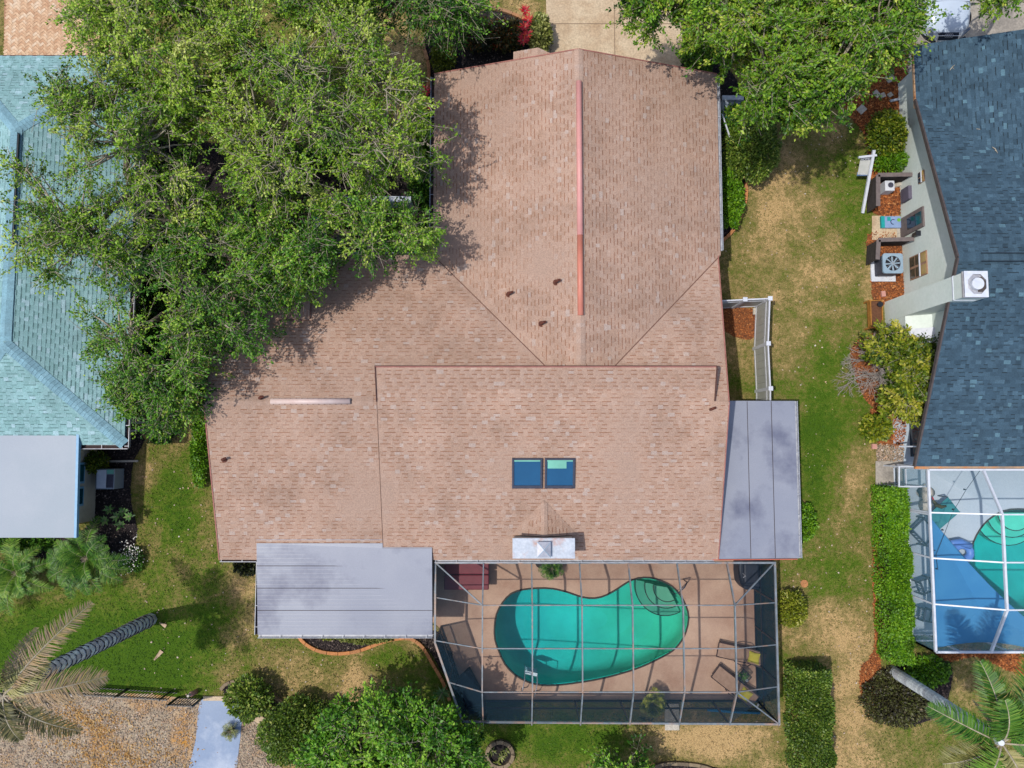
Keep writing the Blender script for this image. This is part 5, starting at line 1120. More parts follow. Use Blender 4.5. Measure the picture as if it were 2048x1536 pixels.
def palm(name, label, base, top, h, r, barkmat, fronds, ringh=.26, scale_boots=True):
    b = P(*base); root = thing(name, label, 'palm tree', tuple(b)); t = P(top[0], top[1], h); n = int(h / (ringh if scale_boots else .16)); mb = MB()
    for i in range(n):
        f = i / n; p = b.lerp(t, f); q = b.lerp(t, (i + 1.25) / n); rr = r * (1.12 - .22 * f)
        if scale_boots:
            for k in range(8):
                a0 = k * math.pi / 4 + i * .4; a1 = a0 + math.pi / 4 * 1.15; am = (a0 + a1) / 2; ex = random.uniform(1.03, 1.16); tn = random.uniform(.25, 1)
                c0, c1, cm = [Vector((math.cos(a), math.sin(a), 0)) for a in (a0, a1, am)]
                z1 = q + Vector((0, 0, random.uniform(0, .05)))
                tp = z1 + cm * rr * (ex + .1) + Vector((0, 0, .09)); o0, o1 = z1 + c0 * rr * 1.12, z1 + c1 * rr * 1.12; mb.face([p + c0 * rr * .97, p + c1 * rr * .97, o1, tp, o0], tn); dz_ = Vector((0, 0, -.012)); mb.face([o0 + dz_, tp + dz_, o1 + dz_, z1 + c1 * rr * .8 + dz_ * 4, z1 + c0 * rr * .8 + dz_ * 4], 0)  # darkest tone paints the shadow gap behind each boot tip
        else: mb.tube([p, p.lerp(q, .8)], [rr * 1.03, rr * .97], 14, t=random.uniform(.1, 1), cap=False)
    if scale_boots: mb.cyl(b, r * .98, .1, 14); mb.tube([b, t], [r * 1.0, r * .8], 12, t=0)
    mb.build('trunk', barkmat, root)
    for f in fronds: frond(root=root, **f)
    return root
pc = P(6, 1392, 7.5); F_ = lambda tip, z, mat, L_=.52, **k: dict(base=pc, tip=P(tip[0], tip[1], z), n=84, leaflen=L_, mat=mat, w=.035, **k)
palm('date_palm', 'tall leaning palm with scaly blue grey trunk, lower left', (303, 1238), (72, 1352), 7.2, .215, m_palmbark,
     [F_((185, 1205), 6.4, m_palmdry, limp=.2), F_((75, 1255), 6.2, m_palmdry, .35), F_((95, 1320), 7.2, m_palmy, .55, limp=.3), F_((215, 1352), 6.3, m_palmdry, .7), F_((162, 1462), 6.6, m_palmd, .55), F_((-60, 1290), 8.4, m_palmy, .7),
      F_((-20, 1480), 7.4, m_palmd), F_((-120, 1400), 8.0, m_palmy), F_((70, 1420), 6.2, m_palmdry, .6), F_((40, 1480), 7.4, m_palmd, .5), F_((-60, 1230), 7, m_palmy)])
pc = P(2003, 1486, 7.0); F_ = lambda tip, z, mat, L_=.7, **k: dict(base=pc, tip=P(tip[0], tip[1], z), n=96, leaflen=L_, mat=mat, w=.035, **{'limp': .7, **k})
palm('royal_palm', 'palm with smooth pale grey trunk crossing the lower right corner', (1785, 1342), (1998, 1478), 6.7, .185, m_palmbark2,
     [F_((1960, 1322), 7.0, m_palm), F_((1855, 1412), 6.6, m_palm, .6, tone=.45), F_((1885, 1528), 6.6, m_palmy, .75, tone=.1), F_((2080, 1380), 7.6, m_palm, .7), F_((2060, 1300), 6.6, m_palm), F_((1930, 1600), 7.4, m_palm, .8, tone=.75), F_((2060, 1600), 7.6, m_palmy, .7), F_((2130, 1480), 7.5, m_palm), F_((1945, 1400), 5.8, m_palmdry, .12), F_((2010, 1400), 7.8, m_palm, .7, tone=.6)], .12, False)
cr = MB().tube([P(1975, 1462, 6.3), P(1992, 1474, 6.9), P(2003, 1486, 7.4)], [.16, .22, .08], 12, t=.9); cr = cr.build('crownshaft', m_white, bpy.data.objects['royal_palm'])
def fern_palm(name, label, px, py, r, z, mat, n=26, leaf=.34, group=None, rise=.9, n_l=34, tone=.45, w=.012):
    b = P(px, py, 0); root = thing(name, label, 'palm', tuple(b), group); rr = r * .0195; MB().cyl(b, .1, z * .4, 10).build('stem', m_wood, root)
    for k in range(n):
        a = k * 2.4 + random.uniform(-.2, .2); q = random.uniform(.45, 1); frond(Vector((b.x, b.y, z * .4)), Vector((b.x + math.cos(a) * rr * q, b.y + math.sin(a) * rr * q, z * (1.3 - q * rise))), n_l, leaf * (.6 + .4 * q), mat, root, droop=.4, w=w, tone=tone + random.uniform(-.15, .15), limp=.3)
fern_palm('fern_palm', 'right hand fern palm with long arching green fronds', 192, 1112, 92, 1.6, m_palm, 24, .4, tone=.5, n_l=46)
fern_palm('fern_palm', 'left hand brighter fern palm beside the pale flat roof', 55, 1140, 84, 1.5, m_palm, 22, .38, tone=.66, n_l=44)
fern_palm('potted_palm', 'green areca palm on the pool deck against the house eave', 1102, 1133, 27, 1.0, m_palm, 22, .22, n_l=16, tone=.55)
fern_palm('potted_palm', 'yellow green areca palm near the bottom edge of the pool deck', 1296, 1392, 32, 1.5, m_yellow, 24, .26, n_l=20, tone=.5)
fern_palm('spiky_plant', 'spiky tuft overhanging the blue path edge', 465, 1457, 22, .5, m_variegated, 26, .12, n_l=8, tone=.3)
def rosette(label, px, py, r, mat, n=26, z=.4, name='spiky_plant', tone=.5, wd=.035, group=None, z0=0, root=None):
    b = P(px, py, z0); root = root or thing(name, label, 'plant', tuple(b), group); k = n; a = np.arange(k) * 2.4 + RNG.uniform(-.2, .2, k); C = np.tile(np.array(b) + [0, 0, z * .3], (k, 1)); el = RNG.uniform(.2, .9, k)
    D = np.column_stack([np.cos(a), np.sin(a), el]); L_ = r * .02 * RNG.uniform(.7, 1.1, k); V, F = leaf_geo(C, D, np.column_stack([-np.cos(a) * el, -np.sin(a) * el, np.ones(k)]), L_, np.full(k, wd)); np_mesh('leaves', V, F, np.clip(RNG.normal(tone, .2, k), 0, 1), mat, root)
    MB().cyl(b, .03, z * .3 + .02, 8).build('stem', m_wood, root); return root
rosette('pale green spiky plant below the curved terracotta kerb', 885, 1383, 20, m_agave, 30)
rosette('bright lower spiky clump by the enclosure corner', 932, 1462, 16, m_agave, 16, tone=.3)
for k, (px, py) in enumerate(((1050, 30), (1056, 48), (1050, 62), (1054, 78), (1046, 88))): rosette(('topmost', 'second from the top', 'middle', 'second from the bottom', 'lowest')[k] + ' red cordyline in the row beside the driveway', px, py, 15, m_redleaf, 18, .9, 'cordyline', .5, .035, 'red cordylines beside the driveway', z0=.6)
for k, (px, py) in enumerate(((854, 188), (850, 206), (862, 216))): rosette(('topmost', 'middle', 'lowest')[k] + ' of three red cordylines against the left gutter', px, py, 16, m_redleaf, 18, .8, 'cordyline', .3, .04, 'red cordylines against the left gutter', z0=.5)
rosette('small red cordyline below the other ones by the gutter', 861, 248, 12, m_redleaf, 14, .6, 'cordyline', .3, .035, z0=.3)
rosette('orange bromeliad before the dark croton bushes', 1012, 92, 14, m_croton, 16, .4, 'bromeliad', .85); rosette('reddish bromeliad left of the orange one', 985, 95, 12, m_croton, 14, .3, 'bromeliad', .95)
fg = thing('frangipani', 'sparse frangipani with bright leaf tips beside the aqua house', 'plant', tuple(P(235, 1035)))
for k, (px, py) in enumerate(((222, 1018), (238, 1032), (250, 1022), (262, 1032), (245, 1048), (215, 1040))): rosette('', px, py, 13, m_agave, 9, .5, 'frangipani', .35, .05, z0=.6, root=fg)
fg = thing('planter_plant', 'grey green tufts inside the round stone planter', 'plant', tuple(P(1000, 1508)))
for k, (px, py) in enumerate(((985, 1500), (1003, 1512), (995, 1525), (1012, 1500))): rosette('', px, py, 12, m_variegated, 16, .3, 'planter_tuft', .3, .02, root=fg)
ring = [(1000 + 26 * math.cos(R(a)), 1506 + 25 * math.sin(R(a))) for a in range(0, 361, 20)]
curb(ring, 'round planter ring of grey stones at the bottom', m_curbg, w=.14, seg=.28, h=.22, name='round_planter', tones=(0, .5))
sheet('planter_soil', PP([(1000 + 23 * math.cos(R(a)), 1506 + 23 * math.sin(R(a))) for a in range(0, 360, 30)]), .03, m_mulchd)

# ---------------------------------------------------------------- fences and screens
fn = thing('vinyl_fence', 'white vinyl privacy fence right of the brown roof', 'fence', tuple(P(1530, 620)))
fz = 1.7; pts = [P(1438, 602, fz), P(1490, 599, fz), P(1540, 597, fz), P(1536.5, 687, fz), P(1541, 777, fz), P(1541, 812, fz)]
for a, b in zip(pts, pts[1:]):
    d = (b - a).normalized(); nrm = Vector((-d.y, d.x, 0))
    for z, w in ((fz - .06, .05), (fz - .4, .05), (.12, .06)): MB().bar((a.x, a.y, z), (b.x, b.y, z), w, .1).build('rail', m_vinyl, fn)
    L_ = (b - a).length; k = max(1, int(L_ / .28))
    for i in range(k): p = a + d * L_ * (i + .5) / k; MB().box((p.x, p.y, .86), (L_ / k - .008, .022, 1.5), math.atan2(d.y, d.x)).build('board', m_vinylg, fn)
for p in pts[1:5]:
    MB().box((p.x, p.y, fz / 2), (.12, .12, fz)).build('post', m_vinyl, fn)
    MB().box((p.x, p.y, fz + .03), (.17, .17, .05)).build('post_cap', m_white, fn, bevel=.01)
def fence_line(name, label, pts, z, mat, w=.1):
    root = thing(name, label, 'fence', (pts[0].x, pts[0].y, 0))
    for a, b in zip(pts, pts[1:]):
        MB().bar((a.x, a.y, z), (b.x, b.y, z), w, .06).build('top_rail', mat, root); d = b - a; d.z = 0; L_ = d.length; k = max(1, int(L_ / .3)); d.normalize()
        for i in range(k): p = a + d * L_ * (i + .5) / k; MB().box((p.x, p.y, z / 2), (L_ / k - .01, .03, z - .06), math.atan2(d.y, d.x)).build('board', mat, root)
    return root
fence_line('white_fence', 'white and pale blue fence glimpsed through the oaks', [P(640, 398, 1.7), P(822, 398, 1.7)], 1.7, m_white, .2)
fence_line('white_fence', 'short pale blue fence post run under the oaks', [P(633, 425, 1.5), P(633, 455, 1.5)], 1.5, m_bluefr, .26)
ft = thing('courtyard_grate', 'grey paved patch with dark grate lines under the oak gap', 'grate', tuple(P(695, 480))); MB().box((*P(695, 480)[:2], .05), (1.2, .8, .08)).build('slab', m_concg, ft); mb = MB()
for k in range(4): mb.box((P(695, 480)[0] - .45 + k * .3, P(695, 480)[1], .1), (.02, .8, .02)).box((P(695, 480)[0], P(695, 480)[1] - .3 + k * .2, .1), (1.2, .02, .02))
mb.build('grate_bars', m_black, ft)
def iron_fence(name, label, a, b, z, npk, posts):
    root = thing(name, label, 'fence', tuple(a))
    for zz in (z, z - .14, .12): MB().bar((a.x, a.y, zz), (b.x, b.y, zz), .03, .03).build('rail', m_black, root)
    for i in range(npk): p = a.lerp(b, (i + .5) / npk); MB().box((p.x, p.y, z / 2), (.022, .022, z)).build('picket', m_black, root)
    for t in posts: p = a.lerp(b, t); MB().box((p.x, p.y, z / 2 + .03), (.06, .06, z + .06)).build('post', m_black, root)
iron_fence('iron_fence', 'black picket fence along the bare dirt patch', P(130, 1370), P(357, 1384), .95, 36, (0, .55, .93)); iron_fence('iron_gate', 'black picket gate leading to the pale blue path', P(357, 1394), P(405, 1396), .95, 9, (0, 1))
def plank_screen(name, label, p0, p1, p2, z):
    root = thing(name, label, 'wooden screen', (p1.x, p1.y, 0))
    for a, b in ((p0, p1), (p1, p2)):
        d = b - a; d.z = 0; L_ = d.length; an = math.atan2(d.y, d.x); n_ = Vector((-math.sin(an), math.cos(an), 0)); MB().bar((a.x, a.y, z), (b.x, b.y, z), .16, .05).build('top_rail', m_planktop, root)
        for k in range(6):
            zz = .1 + k * (z - .12) / 6; c = (a + b) / 2; MB().box((c.x, c.y, zz + (z - .12) / 12), (L_, .03, (z - .12) / 6 - .02), an).build('plank', m_plank, root)
plank_screen('plank_screen', 'dark plank screen round the small white pump', P(1832, 349, 1.0), P(1756, 350, 1.0), P(1756, 412, 1.0), 1.0)
plank_screen('plank_screen', 'dark plank screen beside the air conditioner', P(1828, 478, 1.05), P(1757, 480, 1.05), P(1755, 519, 1.05), 1.05)

# ---------------------------------------------------------------- things by the slate house
ac = thing('air_conditioner', 'blue grey air conditioner with round fan on a white pad', 'air conditioner', tuple(P(1768, 540)))
c = P(1785, 527, .82); MB().box((c.x, c.y, .42), (.72, .72, .74)).build('cabinet', m_acgrille, ac, bevel=.04); MB().box((c.x - .0, c.y - .08, .03), (.98, .95, .08)).build('pad', m_white, ac)
sq = [(c.x + sx_ * (.4 - rr), c.y + sy_ * (.4 - rr)) for sx_, sy_ in () for rr in ()]
outer = []
for k in range(4):
    for a in range(0, 91, 30): an = R(k * 90 + a); ox = c.x + (.3 if k in (0, 3) else -.3) + .1 * math.cos(an); oy = c.y + (.3 if k in (0, 1) else -.3) + .1 * math.sin(an); outer.append((ox, oy))
ringi = [(c.x + .3 * math.cos(R(a)), c.y + .3 * math.sin(R(a))) for a in range(0, 360, 15)]
ring_sheet(outer, ringi, .86).build('top_plate', m_accab, ac); 
for k in range(24): pass
mb = MB(); pp = [Vector((*p, .0)) for p in outer]
for p, q in zip(outer, outer[1:] + outer[:1]): mb.face([(*p, .78), (*q, .78), (*q, .86), (*p, .86)])
mb.build('top_rim', m_accab, ac)
MB().cyl((c.x, c.y, .795), .3, .004, 24).build('fan_well', m_black, ac)
fan = MB().cyl((c.x, c.y, .8), .07, .05, 14).build('fan', m_accab, ac)
for k in range(8): an = R(45 * k); d = Vector((math.cos(an), math.sin(an), 0)); n = Vector((-d.y, d.x, 0)); cc_ = Vector((c.x, c.y, .82)); MB().face([cc_ + d * .06 - n * .02, cc_ + d * .28 - n * .01, cc_ + d * .28 + n * .05 + Vector((0, 0, .015)), cc_ + d * .06 + n * .03]).build('blade', m_accab, fan)
mb = MB()
for k in range(6): an = R(30 * k); mb.bar((c.x + .3 * math.cos(an), c.y + .3 * math.sin(an), .865), (c.x - .3 * math.cos(an), c.y - .3 * math.sin(an), .865), .006, .006)
mb.build('guard', m_steel, ac)
pm = thing('pump_unit', 'small white box unit with round dial in the plank screen', 'pump', tuple(P(1778, 378))); c = P(1780, 371, .55); MB().box((c.x, c.y, .28), (.38, .42, .54)).build('housing', m_white, pm, bevel=.02); MB().cyl((c.x + .03, c.y + .02, .55), .11, .012, 20).build('dial', m_acgrille, pm)
MB().tube([(c.x, c.y - .1, .06), (c.x + .4, c.y + .15, .07), (c.x + .9, c.y + .3, .1)], .09, 8).build('duct', m_paperw, pm)
bg_ = thing('bag', 'pale blue printed bag lying on the small concrete pad', 'bag', tuple(P(1779, 446))); c = P(1779, 446); MB().box((c.x, c.y, .1), (.82, .5, .12)).build('sack', m_bagw, bg_, bevel=.05)
MB().box((c.x - .34, c.y, .1), (.14, .48, .125)).build('teal_stripe', m_teal, bg_); MB().cyl((c.x + .3, c.y + .08, .162), .075, .003, 16).build('green_dot', m_green, bg_); MB().tube([(c.x + .07 + .1 * math.cos(R(a)), c.y + .0 + .1 * math.sin(R(a)), .166) for a in range(60, 300, 24)], .016, 5).build('printed_curve', m_ink, bg_)
MB().box((c.x - .1, c.y + .12, .162), (.14, .16, .003)).build('teal_mark', m_teal, bg_)
# realtor sign leaning
sg = thing('yard_sign', 'white post yard sign leaning against the plank screen', 'sign', tuple(P(1724, 428)))
a, b = P(1725, 426, .05), P(1748, 300, 1.15); MB().bar(a, b, .1, .1).build('post', m_white, sg); d = (b - a).normalized()
arm0, arm1 = P(1717, 315, 1.05), P(1753, 311, 1.05); MB().bar(arm0, arm1, .08, .08).build('arm', m_white, sg)
q = [P(1721, 317, .98), P(1740, 316, .98), P(1741, 349, .6), P(1715, 349, .6)]; MB().face(q).build('sign_panel', M('sign_face', S(206, 206, 200), S(192, 194, 186), scale=8), sg)
up_ = Vector((0, 0, .01)); lerp = lambda u, v: (q[0].lerp(q[1], u)).lerp(q[3].lerp(q[2], u), v) + up_
MB().face([lerp(0, .0), lerp(1, .0), lerp(1, .13), lerp(0, .13)]).build('sign_header', m_black, sg)
q3 = [P(1714, 345, .62), P(1741, 344, .62), P(1741, 352, .55), P(1713, 352, .55)]; MB().face([p + up_ * 2 for p in q3]).build('sign_rider', M('rider_blue', S(90, 120, 160), scale=8), sg)
def text(s, loc, size, mat, parent, ux, uy, name='lettering'):
    cu = bpy.data.curves.new(name, 'FONT'); cu.body = s; cu.size = size; cu.extrude = .001; cu.align_x = 'CENTER'; cu.align_y = 'CENTER'; cu.materials.append(mat); o = bpy.data.objects.new(name, cu); COL.objects.link(o); o.parent = parent
    ux = Vector(ux).normalized(); n = ux.cross(Vector(uy)).normalized(); uy = n.cross(ux); m = Matrix((ux, uy, n)).transposed().to_4x4(); m.translation = Vector(loc) - wloc(parent) + n * .008; bpy.context.view_layer.update(); me = bpy.data.meshes.new_from_object(o); bpy.data.objects.remove(o); o = bpy.data.objects.new(name, me); COL.objects.link(o); o.parent = parent; o.matrix_local = m
text('HOME', lerp(.5, .065), .13, m_white, sg, q[1] - q[0], q[0] - q[3])
text('SOLD', (q3[0] + q3[2]) / 2 + up_ * 2, .12, m_white, sg, q3[1] - q3[0], q3[0] - q3[3])
pb_ = thing('planter_box', 'raised cedar planter box against the chimney base', 'planter', tuple(P(1750, 628))); za = .55; a = P(1741, 601, za); b = P(1766, 655, za); c = (a + b) / 2; w = b.x - a.x; dd = a.y - b.y
for (ox, oy, sx_, sy_) in ((-w / 2, 0, .03, dd), (w / 2, 0, .03, dd), (0, -dd / 2, w, .03), (0, dd / 2, w, .03)): MB().box((c.x + ox, c.y + oy, za - .13), (sx_, sy_, .28)).build('side_board', m_cedar, pb_)
MB().box((c.x, c.y, za - .1), (w - .04, dd - .04, .1)).build('soil', m_soil, pb_)
for ox in (-1, 1):
    for oy in (-1, 1): MB().box((c.x + ox * (w / 2), c.y + oy * (dd / 2), za / 2), (.07, .07, za)).build('leg', m_cedar, pb_)
pt = thing('black_pot', 'small black pot in the corner of the cedar planter', 'pot', (c.x + .13, c.y + .38, za - .05)); MB().cyl((c.x + .13, c.y + .38, za - .05), .09, .12, 14, r2=.11).build('pot_body', m_black, pt); MB().cyl((c.x + .13, c.y + .38, za + .05), .085, .012, 12).build('potting_mix', m_yellow, pt)
for k, (px, py, sx_, sy_, rz, lab) in enumerate(((1780, 157, .34, .3, .5, 'top broken square stepping stone in the orange mulch'), (1753, 188, .22, .3, .7, 'stepping stone half under the oak leaves'), (1765, 191, .22, .2, .4, 'small stepping stone, middle one of three'), (1780, 190, .2, .18, .6, 'small stepping stone, right one of three'), (1723, 219, .34, .3, .75, 'stepping stone nearest the lawn, left in the mulch'))):
    c = P(px, py, .04); o = MB().box((0, 0, 0), (sx_, sy_, .06), rz).build('stepping_stone', m_paperw, local=True, bevel=.01); o.location = (c.x, c.y, .05); tag(o, lab, 'stepping stone')
c = P(1793, 199, .1); o = MB().box((0, 0, 0), (.5, .09, .08), .22).build('white_block', m_white, local=True); o.location = (c.x, c.y, .07); tag(o, 'long white block at the end of the mulch', 'block')
c = P(1766, 588, .05); o = MB().box((0, 0, 0), (.16, .22, .1), .1).build('pink_brick', m_pink, local=True); o.location = (c.x, c.y, .06); tag(o, 'pink brick between air conditioner and cedar planter', 'brick')
c = P(1748, 893, .05); o = MB().box((0, 0, 0), (.18, .2, .1), 0).build('pink_brick', m_pink, local=True); o.location = (c.x, c.y, .06); tag(o, 'pink brick at the lawn edge near the stone chips', 'brick')
c = P(1480, 623, .05); o = MB().box((0, 0, 0), (.12, .26, .1), 0).build('white_brick', m_paperw, local=True); o.location = (P(1508, 625).x, c.y, .06); tag(o, 'pale brick inside the corner of the vinyl fence', 'brick')
for (px, py, lab) in ((1608, 1167, 'round sprinkler lid in the lawn right of the pool enclosure'), ):
    c = P(px, py); o = MB().cyl((0, 0, 0), .15, .02, 18).build('sprinkler_lid', m_curb, local=True); o.location = (c.x, c.y, .02); tag(o, lab, 'lid')
for (px, py, l, rz, lab) in ((317, 1310, .45, .9, 'tan palm husk lying on the green lawn'), (327, 1248, .3, -.5, 'grey palm husk beside the palm trunk base')):
    c = P(px, py); o = MB(); o.v = [(-l / 2, -.03, 0), (l / 2, -.09, 0), (l / 2, .07, .02), (-l / 2, .02, .03)]; o.f = [(0, 1, 2, 3)]; o.t = [.5]; o.face([(-l / 2, -.03, 0), (-l / 2, .02, .03), (0, 0, .08)]); o = o.build('palm_husk', M('husk', S(206, 178, 150), S(176, 150, 120), scale=6), local=True); o.location = (c.x, c.y, .05); o.rotation_euler.z = rz; tag(o, lab, 'palm husk')
bn = thing('utility_bin', 'pale bin with sloping lid under the right gutter and oak', 'bin', tuple(P(1465, 215))); c = P(1466, 213, 1.0); MB().box((c.x, c.y, .5), (.75, .8, .95)).build('body', m_whiteroof, bn, bevel=.06); MB().box((c.x, c.y + .35, 1.0), (.85, .18, .08)).build('lid_rim', m_white, bn); MB().tube([(c.x - .35, c.y - .38, .95), (c.x, c.y - .46, .95), (c.x + .3, c.y - .42, .95)], .06, 8).build('teal_handle', m_tealcover, bn)
tr = thing('trellis', 'white leaning trellis between gutter and big round bush', 'trellis', tuple(P(1455, 260))); a, b = P(1444, 228, 1.6), P(1461, 278, 1.3); c_ = P(1446, 305, .2)
for k in range(7): t = k / 6; MB().bar(a.lerp(b, t), P(1441, 228, .1).lerp(P(1454, 285, .05), t), .02, .03).build('slat', m_white, tr)
MB().bar(a, b, .05, .04).build('top_bar', m_white, tr); MB().bar(b, c_, .08, .04).build('side_bar', m_tealcover, tr)
gw = thing('garden_ornament', 'grey carved garden ornament in the dark mulch by the path', 'ornament', tuple(P(533, 1400))); c = P(533, 1402)
mb = MB()
for k in range(9): a = k * .9; mb.cyl((c.x + .16 * math.cos(a) * (k % 3) / 2, c.y + .2 * math.sin(a) * (k % 3) / 2, .05), .07, .25 + .05 * (k % 4), 8, r2=.03)
mb.build('carving', M('grey_stone', S(120, 124, 128), S(80, 84, 90), scale=8), gw, smooth=True)
pr = thing('wood_slab', 'tan wooden slab lying in the dark mulch', 'slab', tuple(P(540, 1415))); MB().box((*P(541, 1416)[:2], .06), (.42, .12, .06), .35).build('slab_body', m_cedar, pr)
pr = thing('step_block', 'flat concrete step between the dark bush and domed bush', 'step', tuple(P(520, 1437))); MB().box((*P(521, 1437)[:2], .06), (.55, .3, .12), -.55).build('step_slab', m_concrete, pr)
pr = thing('grey_pipe', 'short grey pipe pointing at the stone ornament', 'pipe', tuple(P(520, 1418))); MB().tube([P(513, 1425, .1), P(531, 1412, .25)], .03, 8).build('pipe_body', m_steel, pr)
pr = thing('garden_statue', 'small pale statue on the lawn near the iron gate', 'statue', tuple(P(392, 1383))); c = P(392, 1383); MB().tube([(c.x, c.y, 0), (c.x - .02, c.y, .2), (c.x - .04, c.y + .02, .35), (c.x - .05, c.y + .03, .5)], [.1, .08, .1, .05], 10).build('figure', m_pink, pr, smooth=True); MB().tube([(c.x - .05, c.y + .03, .48), (c.x - .05, c.y + .03, .62)], [.06, .05], 10).build('head', m_paperw, pr)
bxc = thing('utility_cabinet', 'pale cabinet with grey mesh top beside the blue windows', 'cabinet', tuple(P(212, 960))); c = P(210, 958, .75); MB().box((c.x, c.y, .38), (.72, .78, .74)).build('cabinet_body', m_whiteroof, bxc, bevel=.02)
MB().box((c.x - .12, c.y, .765), (.36, .7, .05)).build('lid', m_white, bxc); MB().box((c.x + .2, c.y - .08, .76), (.26, .5, .03)).build('mesh_panel', m_acgrille, bxc); MB().box((c.x + .2, c.y + .28, .76), (.26, .16, .03)).build('corner_panel', m_glassgrn, bxc)
for a, b, lab in (((262, 846), (320, 843), 'upper white plank on the dark soil by the aqua house'), ((255, 862), (306, 859), 'lower white plank beside the aqua house corner'), ((203, 923), (276, 922), 'long thin board edging the dark soil')):
    a, b = P(*a, .1), P(*b, .1); o = MB().bar(a, b, .08, .04).build('plank', m_paperw); tag(o, lab, 'plank')
# white car
car = thing('parked_car', 'white car parked nose towards the blue roof', 'car', tuple(P(1892, -20)))
cp = P(1890, 77, .45); CX, CY = cp.x + .02, cp.y - .1
secs = [(-.1, .5, .36, .46), (.0, .64, .34, .56), (.1, .76, .3, .66), (.28, .86, .24, .78), (.5, .91, .22, .88), (1.0, .95, .2, .98), (1.35, .95, .2, 1.03), (2.0, .95, .2, 1.05), (3.6, .95, .2, 1.06), (4.5, .92, .25, 1.02), (4.75, .8, .35, .9)]
mb = MB(); prof = 11
for s_i, (sy_, hw_, zl_, zh_) in enumerate(secs):
    for k in range(prof):
        t = -1 + 2 * k / (prof - 1); xx = hw_ * (1 - abs(1 - abs(t)) ** 6) * (1 if t > 0 else -1) if abs(t) > .0 else 0
        ang = math.pi * k / (prof - 1); X_ = -math.cos(ang); Z_ = math.sin(ang) ** .45 if math.sin(ang) > 0 else 0
        mb.v.append((CX + hw_ * (abs(X_) ** .6) * (1 if X_ > 0 else -1), CY + sy_ - .22 * 0 + .22 * (abs(X_) ** 3) * (1 if sy_ < .3 else 0), zl_ + (zh_ - zl_) * Z_))
for i in range(len(secs) - 1):
    for k in range(prof - 1): mb.f.append((i * prof + k, i * prof + k + 1, (i + 1) * prof + k + 1, (i + 1) * prof + k)); mb.t.append(.5)
mb.f.append(tuple(reversed(range(prof)))); mb.t.append(.5); mb.f = [tuple(reversed(f)) for f in mb.f]; mb.build('body', m_carwhite, car, smooth=True)
mb = MB(); cab = [(1.35, .8, 1.02), (2.1, .66, 1.5), (3.5, .64, 1.52), (4.3, .74, 1.05)]
for (sy_, hw_, z_) in cab: mb.v += [(CX - hw_, CY + sy_, z_), (CX + hw_, CY + sy_, z_)]
mb.f = [(0, 1, 3, 2), (2, 3, 5, 4), (4, 5, 7, 6), (0, 2, 4, 6), (7, 5, 3, 1)]; mb.t = [.5] * 5; mb.build('roof', m_carwhite, car); MB().face([(CX - .76, CY + 1.42, 1.08), (CX + .76, CY + 1.42, 1.08), (CX + .63, CY + 2.05, 1.49), (CX - .63, CY + 2.05, 1.49)]).build('windscreen', m_glassdark, car)
gl_ = MB().box((CX, CY + .1, .62), (.84, .3, .12), m=Matrix.Rotation(R(38), 3, 'X')).build('grille', m_darkplastic, car, bevel=.04)
mb = MB().tube([(CX - .45, CY + .06, .73), (CX + .45, CY + .06, .73)], .018, 6).tube([(CX - .45, CY + .06, .73), (CX - .38, CY - .1, .4)], .018, 6).tube([(CX + .45, CY + .06, .73), (CX + .38, CY - .1, .4)], .018, 6).build('grille_trim', m_steel, car)
mb = MB()
for k in range(4): mb.tube([(CX - .12 + k * .08 + .052 * math.cos(R(a)), CY + .08 + .05 * math.sin(R(a)), .70 + .04 * math.sin(R(a))) for a in range(0, 361, 30)], .009, 5, cap=False)
mb.build('emblem', m_steel, car)
for s in (-1, 1):
    h = MB(); h.face([(CX + s * .5, CY + .06, .74), (CX + s * .82, CY + .3, .78), (CX + s * .8, CY + .4, .83), (CX + s * .5, CY + .16, .8)]); h.face([(CX + s * .5, CY + .06, .74), (CX + s * .82, CY + .3, .78), (CX + s * .84, CY + .3, .66), (CX + s * .52, CY + .03, .64)])
    h.build('headlight', m_lamp, car); MB().box((CX + s * .66, CY + .06, .45), (.3, .1, .12), s * .5).build('air_intake', m_darkplastic, car)
    for yy in (.95, 3.75): w = MB().tube([(CX + s * .97, CY + yy, .34), (CX + s * .76, CY + yy, .34)], .34, 18).build('wheel', m_tyre, car); MB().tube([(CX + s * .975, CY + yy, .34), (CX + s * .9, CY + yy, .34)], .2, 12).build('rim', m_steel, w)
    MB().box((CX + s * 1.05, CY + 1.75, 1.08), (.2, .12, .14)).build('mirror', m_carwhite, car, bevel=.03)

# ---------------------------------------------------------------- things on the pool deck
ht = thing('hot_tub', 'hot tub with folding maroon cover in the deck corner', 'hot tub', tuple(P(925, 1150))); z = .75; a, b = P(888, 1180, z), P(978, 1118, z); c = (a + b) / 2
MB().box((c.x, c.y, .36), (b.x - a.x - .1, b.y - a.y - .1, .68)).build('shell', m_plank, ht, bevel=.05)
for s in (-1, 1): MB().box((c.x, c.y + s * (b.y - a.y) / 4, .74), (b.x - a.x, (b.y - a.y) / 2 - .02, .1)).build('cover_half', m_maroon, ht, bevel=.04)
gr = thing('covered_grill', 'barbecue under a navy cover in the upper right deck corner', 'grill', tuple(P(1500, 1150))); c = P(1502, 1152, .9)
mb = MB(); o8 = [(c.x - .42, c.y + .6), (c.x - .44, c.y + .1), (c.x - .4, c.y - .3), (c.x - .2, c.y - .55), (c.x + .38, c.y - .5), (c.x + .42, c.y + .6)]; mb.prism(ccw(o8), .03, .85).build('cover', m_navy, gr, bevel=.08); MB().box((c.x, c.y + .1, .92), (.6, .8, .18)).build('hood', m_navy, gr, bevel=.08)
MB().tube([(c.x - .3, c.y + .1, .9), (c.x - .24, c.y + .02, 1.02), (c.x - .3, c.y - .05, .93)], .02, 6).build('tie', m_steel, gr)
